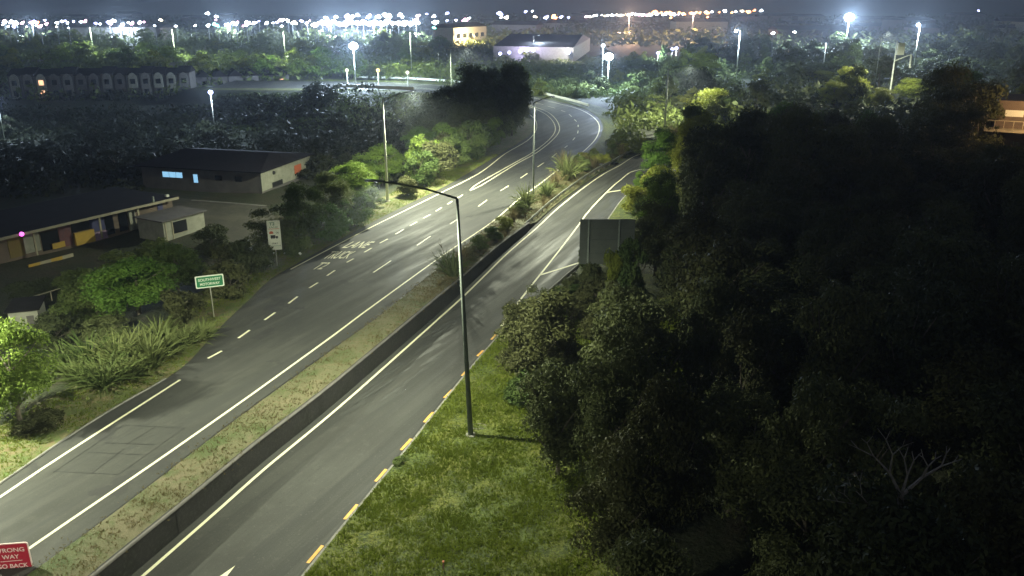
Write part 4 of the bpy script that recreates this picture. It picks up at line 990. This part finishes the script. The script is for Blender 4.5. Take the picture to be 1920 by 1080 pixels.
# small shed bottom-left
s0, s1 = P(20, 616, -2.6), P(75, 610, -2.6); ang4, L4 = oriented(s0, s1)
e = empty('garden_shed', (s0.x, s0.y, -3), ang4, 'small pale shed corner showing above the bright tree at the left', 'shed')
MB().box(0, L4, 0, 3, -.4, 1.75).build('wall', 'cladding', e); MB().box(-.2, L4+.2, -.2, 3.3, 1.75, 1.86).build('roof', 'roof', e); MB().box(L4*.6, L4*.85, -.04, -.003, .2, 1.3).build('door', 'greywall', e)
# low fence below the panelled building
e = empty('low_fence', P(20, 575, -3), 0, 'thin pale rail of a low fence in the garden at the left', 'fence'); a_, b_ = P(30, 566, -2.2), P(115, 540, -2.2)
d_ = b_-a_; MB().tube(a_-e.location, b_-e.location, .05, .05, 6).build('rail', 'wood', e)
for k in range(5): q = a_-e.location+d_*k/4; MB().tube((q.x, q.y, q.z-.9), q, .04, .04, 6).build('post', 'wood', e)

# terrace houses with arched gables, far left
ta, tb = P(20, 186, -3.0), P(360, 180, -3.0); dd = (tb-ta); nh = 14
for k in range(nh):
    c = ta+dd*(k/nh); angt = math.atan2(dd.y, dd.x); wv = dd.length/nh
    e = empty('terrace_house', (c.x, c.y, -3.2), angt, 'grey terrace house with an arched gable, number %s from the left of its row' % ['one', 'two', 'three', 'four', 'five', 'six', 'seven', 'eight', 'nine', 'ten', 'eleven', 'twelve', 'thirteen', 'fourteen'][k], 'house', 'terrace houses in the far left row')
    if k == 2: e['label'] = 'grey terrace house with a glowing orange window in the far left row'
    hW = 6.2+.3*math.sin(k*2)
    MB().box(.1, wv-.1, .3, 9, -.3, hW).build('wall', 'greywall', e)
    mb = MB(); pts = [(.5, 0), (wv-.5, 0)]+[(wv/2+(wv/2-.5)*math.cos(t), 5.0+1.6*math.sin(t)) for t in [math.pi*i/8 for i in range(9)]]
    kk = len(pts); z0 = 2.6 if k % 2 else .2
    pts = [(x, z+z0 if z == 0 else z) for x, z in pts]
    mb.v = [(x, 0, z) for x, z in pts]+[(x, .3, z) for x, z in pts]; mb.f = [tuple(range(kk)), tuple(range(kk, 2*kk))[::-1]]+[(i, kk+i, kk+(i+1) % kk, (i+1) % kk) for i in range(kk)]
    mb.build('arched_gable', ('cladding', 'concrete', 'greywall', 'concrete')[(k*k+k//3) % 4], e)
    mb = MB(); mb.v = [(-.1, 0, hW), (wv+.1, 0, hW), (wv+.1, 9.3, hW), (-.1, 9.3, hW), (-.1, 4.6, hW+1.6), (wv+.1, 4.6, hW+1.6)]; mb.f = [(0, 1, 5, 4), (2, 3, 4, 5), (0, 4, 3), (1, 2, 5), (3, 2, 1, 0)]; mb.build('roof', 'roof', e)
    for z in (1.0, 3.7): MB().box(wv*.32, wv*.68, -.06, -.003, z, z+1.3).build('window', 'win_warm' if (k == 2 and z < 2) or (k == 2) else 'glassdark', e)
# second row to the right, dimmer, as plain gabled houses
ta, tb = P(370, 172, -3), P(545, 165, -3); dd = tb-ta
for k in range(6):
    c = ta+dd*(k/6); wv = dd.length/6; e = empty('terrace_house', (c.x, c.y, -3.2), math.atan2(dd.y, dd.x), ['dim gabled house just right of the arched row', 'second dim gabled house right of the arched row', 'third dim gabled house right of the arched row', 'fourth dim gabled house right of the arched row', 'fifth dim gabled house right of the arched row', 'last gabled house of the far left row with a warm lit window'][k], 'house', 'dim gabled houses in the far left row')
    MB().box(.2, wv-.2, 0, 8, -.3, 4.2).build('wall', 'greywall', e)
    mb = MB(); mb.v = [(-.1, -.4, 4.2), (wv+.1, -.4, 4.2), (wv+.1, 8.3, 4.2), (-.1, 8.3, 4.2), (wv/2, -.4, 6), (wv/2, 8.3, 6)]; mb.f = [(0, 4, 5, 3), (1, 2, 5, 4), (0, 1, 4), (2, 3, 5), (3, 2, 1, 0)]; mb.build('roof', 'roof', e)
    MB().box(wv*.35, wv*.65, -.06, -.003, 1.6, 3.0).build('window', 'win_warm' if k == 5 else 'glassdark', e)
# long pale roofs behind the terrace
for (pa, pb, lab) in (((-10, 130), (75, 128), 'pale roofed house behind the left end of the terrace'), ((120, 122), (160, 120), 'small dark roofed house behind the terrace'), ((330, 135), (400, 128), 'low building with a pale roof behind the middle of the terrace')):
    a_, b_ = P(*pa, 0), P(*pb, 0); g = math.atan2((b_-a_).y, (b_-a_).x); L_ = (b_-a_).length; e = empty('far_house', (a_.x, a_.y, -3), g, lab, 'house')
    MB().box(0, L_, 0, 10, -.3, 3.5).build('wall', 'cladding', e); mb = MB(); mb.v = [(-.5, -.6, 3.5), (L_+.5, -.6, 3.5), (L_+.5, 10.6, 3.5), (-.5, 10.6, 3.5), (-.5, 5, 5.6), (L_+.5, 5, 5.6)]; mb.f = [(0, 1, 5, 4), (2, 3, 4, 5), (0, 4, 3), (1, 2, 5), (3, 2, 1, 0)]; mb.build('roof', 'greywall', e)

# side road bridge with parapet and beacons
b0, b1 = P(648, 163, 0), P(772, 168, 0); an = math.atan2((b1-b0).y, (b1-b0).x); LB = (b1-b0).length
e = empty('roadside_barrier', (b0.x, b0.y, 0), an, 'low pale barrier along the far stretch of road left of the dark clump', 'barrier')
MB().box(-2, LB+1, -.9, -.6, -.5, .75).build('wall', 'wood', e); MB().box(-2, LB+1, -.95, -.55, .753, .82).build('coping', 'concrete', e)
for px, py, m_, lab in ((652, 158, 'g_pale', 'faint beacon globe at the left end of the side road'), (710, 158, 'g_amber', 'amber beacon globe on a post by the side road'), (765, 162, 'g_pale', 'pale beacon globe on a thick post by the side road')):
    v = P(px, py, .1); h_ = 24*proj(v.x, v.y, 0)[2]/F; e = empty('beacon', (v.x, v.y, 0), 0, lab, 'beacon')
    MB().tube((0, 0, 0), (0, 0, h_), .14, .12, 8).build('post', 'white', e); MB().sphere((0, 0, h_+.3), .5 if m_ != 'g_pale' else .45).build('globe', m_, e)
# white gantry cabinet near lamp 537
v = P(543, 124, 0); e = empty('sign_board', v, 0, 'small pale double board beside a lamp post in the far left', 'sign')
MB().box(-.9, -.05, -.05, .05, .3, 3.8).build('panel', 'white', e); MB().box(.05, .9, -.05, .05, .3, 3.8).build('panel', 'white', e)
# far left motorway strip
ms = [P(*p, 0) for p in ((-80,112),(170,109),(330,117),(480,120),(640,130))]
ob('far_road', strip_mesh('far_road', [[Vector((p.x, p.y, .5)) for p in offset(catmull(ms, 10), o_)] for o_ in (-6, 6)], 'lawn'), kind='structure')

# warehouse
wA = P(905, 107, 0); wB = P(1000, 112, 0); Yw = 330
wl, wc, wr = PY(905, 108, 345), PY(1060, 104, 330), PY(1110, 86, 410)
def roofed(name, lab, p0, p1, p2, z0, z1, zr_, mw, mr):
    e = empty(name, (0, 0, 0), 0, lab, 'building'); p3 = p0+(p2-p1)
    MB().poly([p0, p1, p2, p3], z0, z1).build('wall', mw, e)
    c0, c1 = (p0+p3)/2, (p1+p2)/2
    mb = MB(); q = lambda p, z: (p.x, p.y, z); mb.v = [q(p0, z1), q(p1, z1), q(p2, z1), q(p3, z1), q(c0, zr_), q(c1, zr_)]; mb.f = [(0, 1, 5, 4), (2, 3, 4, 5), (0, 4, 3), (1, 2, 5)]; mb.build('roof', mr, e); return e
p0, p1, p2 = PY(925, 100, 330), PY(1075, 104, 320), PY(1106, 85, 400)
wh = roofed('warehouse', 'white-fronted warehouse with five lamps along its wall', Vector((p0.x, p0.y, 0)), Vector((p1.x, p1.y, 0)), Vector((p2.x, p2.y, 0)), -.3, 5.4, 8.4, 'cladding', 'greywall')
bo = MB(); 
for k, (px, py) in enumerate(((938, 100), (955, 98), (975, 96), (987, 94), (1000, 94))):
    v = PY(px, py, 326-k); o = MB().sphere((0, 0, 0), .55, 8, 6).build('wall_lamp', 'g_blue', wh); o.location = (v.x, v.y-1.5, v.z)
v = PY(985, 96, 326); add_light(wh, (v.x, v.y-5, v.z+1), 4500, (.6, .5, 1), False, rad=.5); v = PY(1055, 96, 318); add_light(wh, (v.x, v.y-6, 6), 4000, (1, .9, 1), False, rad=.5)
v = PY(1065, 97, 318); o = MB().sphere((0, 0, 0), .8, 8, 6).build('wall_lamp', 'g_blue', wh); o.location = (v.x, v.y-1.5, v.z)
# floodlit yellow facade
p0, p1 = PY(850, 74, 430), PY(912, 70, 460)
e = empty('lit_building', (p0.x, p0.y, 0), math.atan2(p1.y-p0.y, p1.x-p0.x), 'floodlit yellow building far off in the upper middle', 'building')
L_ = (p1-p0).length; MB().box(0, L_, 0, 12, -.3, 9).build('wall', 'wood', e)
mb = MB(); mb.v = [(-.5, -.6, 9), (L_+.5, -.6, 9), (L_+.5, 12.6, 9), (-.5, 12.6, 9), (-.5, 6, 11), (L_+.5, 6, 11)]; mb.f = [(0, 1, 5, 4), (2, 3, 4, 5), (0, 4, 3), (1, 2, 5)]; mb.build('roof', 'roof', e)
for k in range(5): MB().box(L_*(.1+.18*k), L_*(.2+.18*k), -.08, -.003, 4, 6).build('window', 'glassdark', e)
add_light(e, (L_*.25, -7, 5), 16000, (1, .8, .45), False, rad=.5)

# house at the right edge
hx, hy, hz = P(1905, 236, 9.0); e = empty('bank_house', (hx, hy, hz-.5), R(-28), 'pale two-storey house with a deck lit by a warm lamp at the right edge', 'house')
MB().box(-2, 12, 1.5, 10, -2, 3.0).build('wall', 'brown', e); MB().box(2.6, 12, 3.2, 10.4, 3.0, 5.6).build('upper_wall', 'cladding', e)
mb = MB(); mb.v = [(2.2, 2.8, 5.6), (12.4, 2.8, 5.6), (12.4, 10.8, 5.6), (2.2, 10.8, 5.6), (2.2, 6.8, 7.2), (12.4, 6.8, 7.2)]; mb.f = [(0, 1, 5, 4), (2, 3, 4, 5), (0, 4, 3), (1, 2, 5)]; mb.build('roof', 'roof', e)
f_ = MB().box(3.4, 4.6, 3.12, 3.197, 3.6, 5.0).build('window', 'glassdark', e); MB().box(3.3, 4.7, 3.08, 3.118, 3.5, 3.6).build('sill', 'white', f_)
MB().box(-1.2, .6, 1.42, 1.497, 1.3, 2.0).build('window', 'white', e); MB().box(.9, 2.1, 1.42, 1.497, 1.1, 2.3).build('window', 'glassdark', e)
MB().box(-3, 3.4, -.6, 1.45, -.2, 0).build('deck', 'wood', e)
for k in range(8): MB().box(-3+k*.9, -2.94+k*.9, -.6, -.54, 0, 1).build('baluster', 'wood', e)
MB().box(-3, 3.4, -.62, -.52, 1, 1.06).build('handrail', 'wood', e)
add_light(e, (2.6, -3.4, 3.2), 800, (1, .62, .3), False, rad=.1); o = MB().sphere((2.6, -2.4, .6), .12).build('porch_lamp', 'g_warm', e)

# ------------------------------------------------------------------ distant vegetation
prot = [((635, 128, 778, 172), 215), ((0, 100, 380, 192), 225), ((365, 128, 560, 172), 240), ((842, 40, 1115, 106), 320), ((1222, 112, 1300, 252), 148), ((975, 184, 1128, 320), 215), ((1852, 120, 1925, 250), 95), ((270, 240, 645, 385), 120), ((0, 360, 400, 500), 95), ((1360, 60, 1395, 140), 250), ((1655, 75, 1705, 165), 215), ((1535, 80, 1550, 135), 250), ((700, 180, 800, 380), 92), ((20, 560, 80, 615), 60)]
rf = random.Random(21); nfar = 0
def ok_far(x, y, g, h, w):
    tx, ty, zc = proj(x, y, g+h); bx_, by_, _ = proj(x, y, g); hw = w*.5*F/zc
    for (a, b_, c, d), yy in prot:
        if y < yy and tx+hw > a and tx-hw < c and by_ > b_ and ty < d: return False
    return True
def far_tree(x, y, h, w, kind, lab, grp):
    global nfar
    X = np.array([x]); Y_ = np.array([y])
    if inside(X, Y_, polyL)[0] or inside(X, Y_, polyR)[0]: return
    if min(dist_poly(X, Y_, A)[0], dist_poly(X, Y_, B)[0], dist_poly(X, Y_, D)[0]) < w*.5: return
    g = T(x, y) if y < 262 else -.15
    if not ok_far(x, y, g, h, w): return
    plant(kind, x, y, g-.2, h, w, lab, 'tree', grp); nfar += 1
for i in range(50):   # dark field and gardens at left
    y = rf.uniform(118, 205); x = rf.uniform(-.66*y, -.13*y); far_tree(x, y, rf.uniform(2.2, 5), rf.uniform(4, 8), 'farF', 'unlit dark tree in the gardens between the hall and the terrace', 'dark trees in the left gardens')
for i in range(110):   # greenish belt far left
    y = rf.uniform(245, 470); x = rf.uniform(-.64*y, -.08*y)
    far_tree(x, y, rf.uniform(4, 9), rf.uniform(7, 13), rf.choice(['farA', 'farB', 'farB', 'farE']), 'greenish tree in the lit belt beyond the terrace and side road', 'trees of the lit belt far left')
for i in range(85):   # behind the bend and right of it
    y = rf.uniform(160, 330); x = rf.uniform(-.03*y, .3*y)
    far_tree(x, y, rf.uniform(2.5, 6.5) if x < .14*y+6 else rf.uniform(5, 9), rf.uniform(4, 9), rf.choice(['farB', 'farB', 'farC', 'farE']), 'shrubby tree beyond the far bend of the road', 'trees beyond the far bend')
for i in range(60):
    y = rf.uniform(170, 420); x = rf.uniform(.22*y, .64*y); far_tree(x, y, rf.uniform(5, 10), rf.uniform(7, 13), rf.choice(['farC', 'farC', 'farB']), 'dark tree on the low ground beyond the right wood', 'trees beyond the right wood')
def thicket(name, n, ys, xf, rad, hgt, m, lab, per=34, leaf=.42, seed=1, kind='stuff'):
    rng = np.random.default_rng(seed); y = rng.uniform(*ys, n); x = rng.uniform(xf[0], xf[1], n)*y; r = rng.uniform(*rad, n); h = rng.uniform(*hgt, n)
    q = [q_ for q_ in ((polyL, A, B), (polyR, C, D))]
    dmin = np.minimum.reduce([dist_poly(x, y, p) for p in (A, B, D)])
    ok = ~inside(x, y, polyL) & ~inside(x, y, polyR) & ~inside(x, y, polyM) & (dmin > r+1.2)
    g = np.where(y < 262, terr(x, y), -.15)
    for i in range(n):
        if ok[i] and not ok_far(x[i], y[i], g[i], h[i]*1.1, r[i]*2): ok[i] = False
    x, y, r, h, g = x[ok], y[ok], r[ok], h[ok], g[ok]; k = len(x)
    d = rng.normal(size=(k*per, 3)); d /= np.linalg.norm(d, axis=1, keepdims=True); d[:, 2] = np.abs(d[:, 2])
    R_ = np.repeat(np.c_[r, r, h], per, 0)*rng.uniform(.75, 1.1, (k*per, 1)); Cn_ = np.repeat(np.c_[x, y, g-.1], per, 0)+d*R_
    nn = d+rng.normal(size=d.shape)*.5; nn /= np.linalg.norm(nn, axis=1, keepdims=True)
    sc_ = np.repeat(np.sqrt(r*h), per)*leaf*.5
    ob(name, mesh_np(name, leaf_quads(Cn_, nn, sc_, rng), 4, m), kind=kind, label=lab, category='vegetation')
thicket('scrub', 1500, (225, 480), (-.66, -.02), (2, 5), (1.5, 4.5), 'leafB', 'greenish scrub beyond the side road', seed=1)
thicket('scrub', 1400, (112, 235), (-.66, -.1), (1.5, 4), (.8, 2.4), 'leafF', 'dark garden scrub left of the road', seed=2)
thicket('scrub', 1300, (128, 330), (-.02, .27), (1.2, 3.4), (.8, 2.8), 'leafB', 'scrub outside the far bend', seed=3, per=60)
thicket('scrub', 420, (196, 262), (.015, .2), (1.2, 3), (.7, 1.7), 'leafB', 'low scrub just outside the far bend', seed=15)
thicket('scrub', 160, (200, 221), (-.34, -.215), (2, 4), (1.5, 3.2), 'leafF', 'scrub hiding the far road at left', seed=12)
thicket('scrub', 900, (170, 221), (-.4, -.08), (1.5, 3.2), (.3, .9), 'leafB', 'low green scrub below the side road', seed=9)
thicket('scrub', 900, (128, 420), (.2, .64), (2, 5), (1.5, 4.5), 'leafC', 'dark scrub beyond the right wood', seed=4)
thicket('distant_wood', 1500, (430, 1000), (-.64, .64), (6, 13), (4, 8.5), 'leafC', 'dark tree masses of the distant suburb', seed=5, per=26)
for px, py, yy, w, lab in ((1320, 92, 230, 11, 'pale lit round tree left of the glowing lamp post'), (1600, 118, 190, 11, 'yellow-green lit tree left of the camera mast'), (1570, 148, 185, 8, 'lower yellow-green tree left of the camera mast'), (1655, 160, 180, 7, 'bright yellow-green tree at the foot of the camera mast'), (1720, 142, 200, 13, 'yellow-green lit tree under the rightmost lamp post'), (1340, 158, 150, 9, 'lit tree at the top left of the right wood'), (1545, 130, 240, 12, 'lit tree at the foot of the plain lamp post')):
    v = PY(px, py, yy); g = T(v.x, v.y); plant('treeE', v.x, v.y, g-.2, max(3, v.z-g), w, lab, 'tree')
print('far', nfar)

# ------------------------------------------------------------------ distant suburb: sheds, street lights
rc = random.Random(33)
for i in range(46):
    y = rc.uniform(470, 1000); x = rc.uniform(-.62*y, .62*y); w, d, h = rc.uniform(14, 46), rc.uniform(12, 26), rc.uniform(4, 9)
    e = empty('distant_building', (x, y, -.2), rc.uniform(-.3, .3), 'small dark building among the distant city lights', 'building', 'distant city buildings')
    MB().box(0, w, 0, d, 0, h).build('wall', rc.choice(['greywall', 'cladding', 'brown']), e)
    mb = MB(); mb.v = [(-.5, -.5, h), (w+.5, -.5, h), (w+.5, d+.5, h), (-.5, d+.5, h), (-.5, d/2, h+2.2), (w+.5, d/2, h+2.2)]; mb.f = [(0, 1, 5, 4), (2, 3, 4, 5), (0, 4, 3), (1, 2, 5)]; mb.build('roof', 'roof', e)
lp = {}
def city_light(px, py, r, m, zl=9.0, lit=0):
    Y = max(300, (CAMZ-zl)*F/max(py-1, 8)*.97); Y = min(Y, 1300); v = PY(px, py, Y)
    r = r*Y/F*rc.uniform(.7, 1.15)
    key = (m, round(r, 1))
    if key not in lp:
        lp[key] = mesh('globe', *(lambda b: (b.v, b.f))(MB().sphere((0, 0, 0), r*.8, 7, 5).sphere((r*rc.uniform(.3, 1.1), 0, r*rc.uniform(-.5, .7)), r*.5, 6, 4).sphere((-r*rc.uniform(.5, 1.3), 0, r*rc.uniform(-.5, .3)), r*.4, 6, 4)), m)
    e = empty('distant_lamp', (v.x, v.y, 0), 0, 'distant point of city light near the top of the photo', 'lamp', 'distant city lights')
    o = ob('globe', lp[key], e, (0, 0, v.z)); pk = MB().tube((0, 0, -.5), (0, 0, max(.5, v.z)), .25, .15, 5).build('pole', 'darksteel', e)
    if lit: add_light(e, (0, -2, v.z-1), lit, BL, False, rad=1)
W_, B_, T_, O_, K_, Y_ = 'g_white', 'g_blue', 'g_teal', 'g_orange', 'g_pink', 'g_warm'
cl = [(10,42,3,W_),(22,41,4.5,W_),(30,43,4,W_),(42,43,3,K_),(70,43,3.4,O_),(84,38,2,B_),(108,43,2.4,W_),(127,43,2.6,W_),(128,52,1.6,W_),(152,41,3,W_),(160,40,3,K_),(180,44,2.4,B_),(188,45,2.6,W_),(204,42,3.8,B_),(212,39,3.4,W_),(228,49,3,W_),(248,44,3,K_),(262,42,3.4,W_),(270,41,2.6,K_),(290,48,1.8,W_),(330,49,2,W_),(366,48,2,W_),(390,25,3,W_),(405,31,3.6,W_),(390,48,3,W_),(402,45,3.6,T_),(408,48,3,T_),(424,47,3.6,W_),(442,45,3.4,W_),(462,42,4,W_),(476,43,3.6,W_),(500,43,3.4,W_),(512,43,2.6,W_),(548,43,2.4,W_),(552,42,3.4,Y_),(575,43,3,W_),(590,47,4.4,W_)]
for i in range(17): cl.append((604+i*11, 43+rc.uniform(-3, 3), rc.uniform(4.5, 7), W_))
for i in range(8): cl.append((610+i*20, 30+rc.uniform(-3, 4), rc.uniform(3, 5), rc.choice([W_, W_, B_])))
cl += [(655,34,6,W_),(694,28,3,B_),(722,28,4,W_),(755,32,3.4,W_),(783,30,3.6,K_),(782,36,3,O_),(776,40,4,W_),(800,26,2.4,B_),(814,30,3,W_),(816,42,4.4,W_),(814,52,3,T_),(838,25,3,B_),(838,39,2.4,B_),(855,38,2.6,B_),(872,37,4,K_),(880,34,2.6,W_),(937,25,4,B_),(940,32,3.6,W_),(950,33,3,Y_),(985,22,2.6,B_),(998,21,2.2,W_),(1003,31,2.6,Y_),(1024,33,3,B_),(1038,31,4,O_),(1042,34,3,O_),(1052,32,2.8,B_),(1066,33,2,B_)]
for i in range(26): cl.append((1098+i*7.2+rc.uniform(-2, 2), 30-i*.16+rc.uniform(-1.2, 1.2), rc.uniform(1.8, 3), rc.choice([W_, W_, Y_, K_])))
for i in range(20): cl.append((1216+i*11+rc.uniform(-3, 3), 26-i*.3+rc.uniform(-2, 2), rc.uniform(2, 3.2), rc.choice([O_, O_, Y_, W_])))
cl += [(1229,22,3.4,O_),(1256,24,3.6,O_),(1258,33,2,O_),(1326,24,4,O_),(1327,32,2,O_),(1450,62,2.6,W_),(1490,60,2.2,W_),(1448,146,2,Y_),(1480,158,2,T_),(1835,20,1.4,B_)]
for i in range(46): cl.append((rc.uniform(0, 620), rc.uniform(37, 51), rc.uniform(1.4, 3), rc.choice([W_, W_, B_, K_, Y_])))
for c in cl: city_light(*c)
for px, py, s in ((60, 44, 60000), (230, 46, 60000), (430, 46, 90000), (620, 44, 160000), (700, 42, 160000), (780, 38, 80000), (1180, 28, 90000), (1300, 26, 60000)):
    Y = 480; v = PY(px, py, Y); L = empty('flood_mast', (v.x, v.y, 0), 0, 'tall floodlight mast among the brightest distant city lights', 'lamp', 'distant floodlight masts')
    MB().tube((0, 0, 0), (0, 0, v.z), .3, .2, 6).build('pole', 'darksteel', L); MB().box(-1, 1, -.3, .3, v.z, v.z+.6).build('lamp_bank', 'g_white', L)
    add_light(L, (0, -1.5, v.z), s*.6, BL if px < 1100 else (1, .6, .4), False, rad=1)

# hills on the skyline
hv, hf = [], []; NX = 160
for j in range(7):
    for i in range(NX+1):
        x = -2600+5200*i/NX; y = 1500+j*160; t = j/6
        z = -3+math.sin(min(1, t*1.1)*math.pi/2)*(55+22*math.sin(x*.0031+1)+12*math.sin(x*.0087)+5*math.sin(x*.023)); hv.append((x, y, z))
for j in range(6):
    for i in range(NX): a = j*(NX+1)+i; hf.append((a, a+1, a+NX+2, a+NX+1))
ob('hills', mesh('hills', hv, hf, 'earth', True), kind='structure')

# ------------------------------------------------------------------ night haze
hm = bpy.data.materials.new('haze'); hm.use_nodes = True; t = hm.node_tree
for n in list(t.nodes): t.nodes.remove(n)
o_ = t.nodes.new('ShaderNodeOutputMaterial'); v_ = t.nodes.new('ShaderNodeVolumePrincipled'); v_.inputs['Color'].default_value = (.75, .86, 1, 1); v_.inputs['Density'].default_value = .00042; v_.inputs['Anisotropy'].default_value = .35
t.links.new(v_.outputs[0], o_.inputs['Volume'])
hb = MB().box(-3200, 3200, -300, 2700, -6, 130).build('haze', 'black', kind='stuff'); hb.data.materials.clear(); hb.data.materials.append(hm)
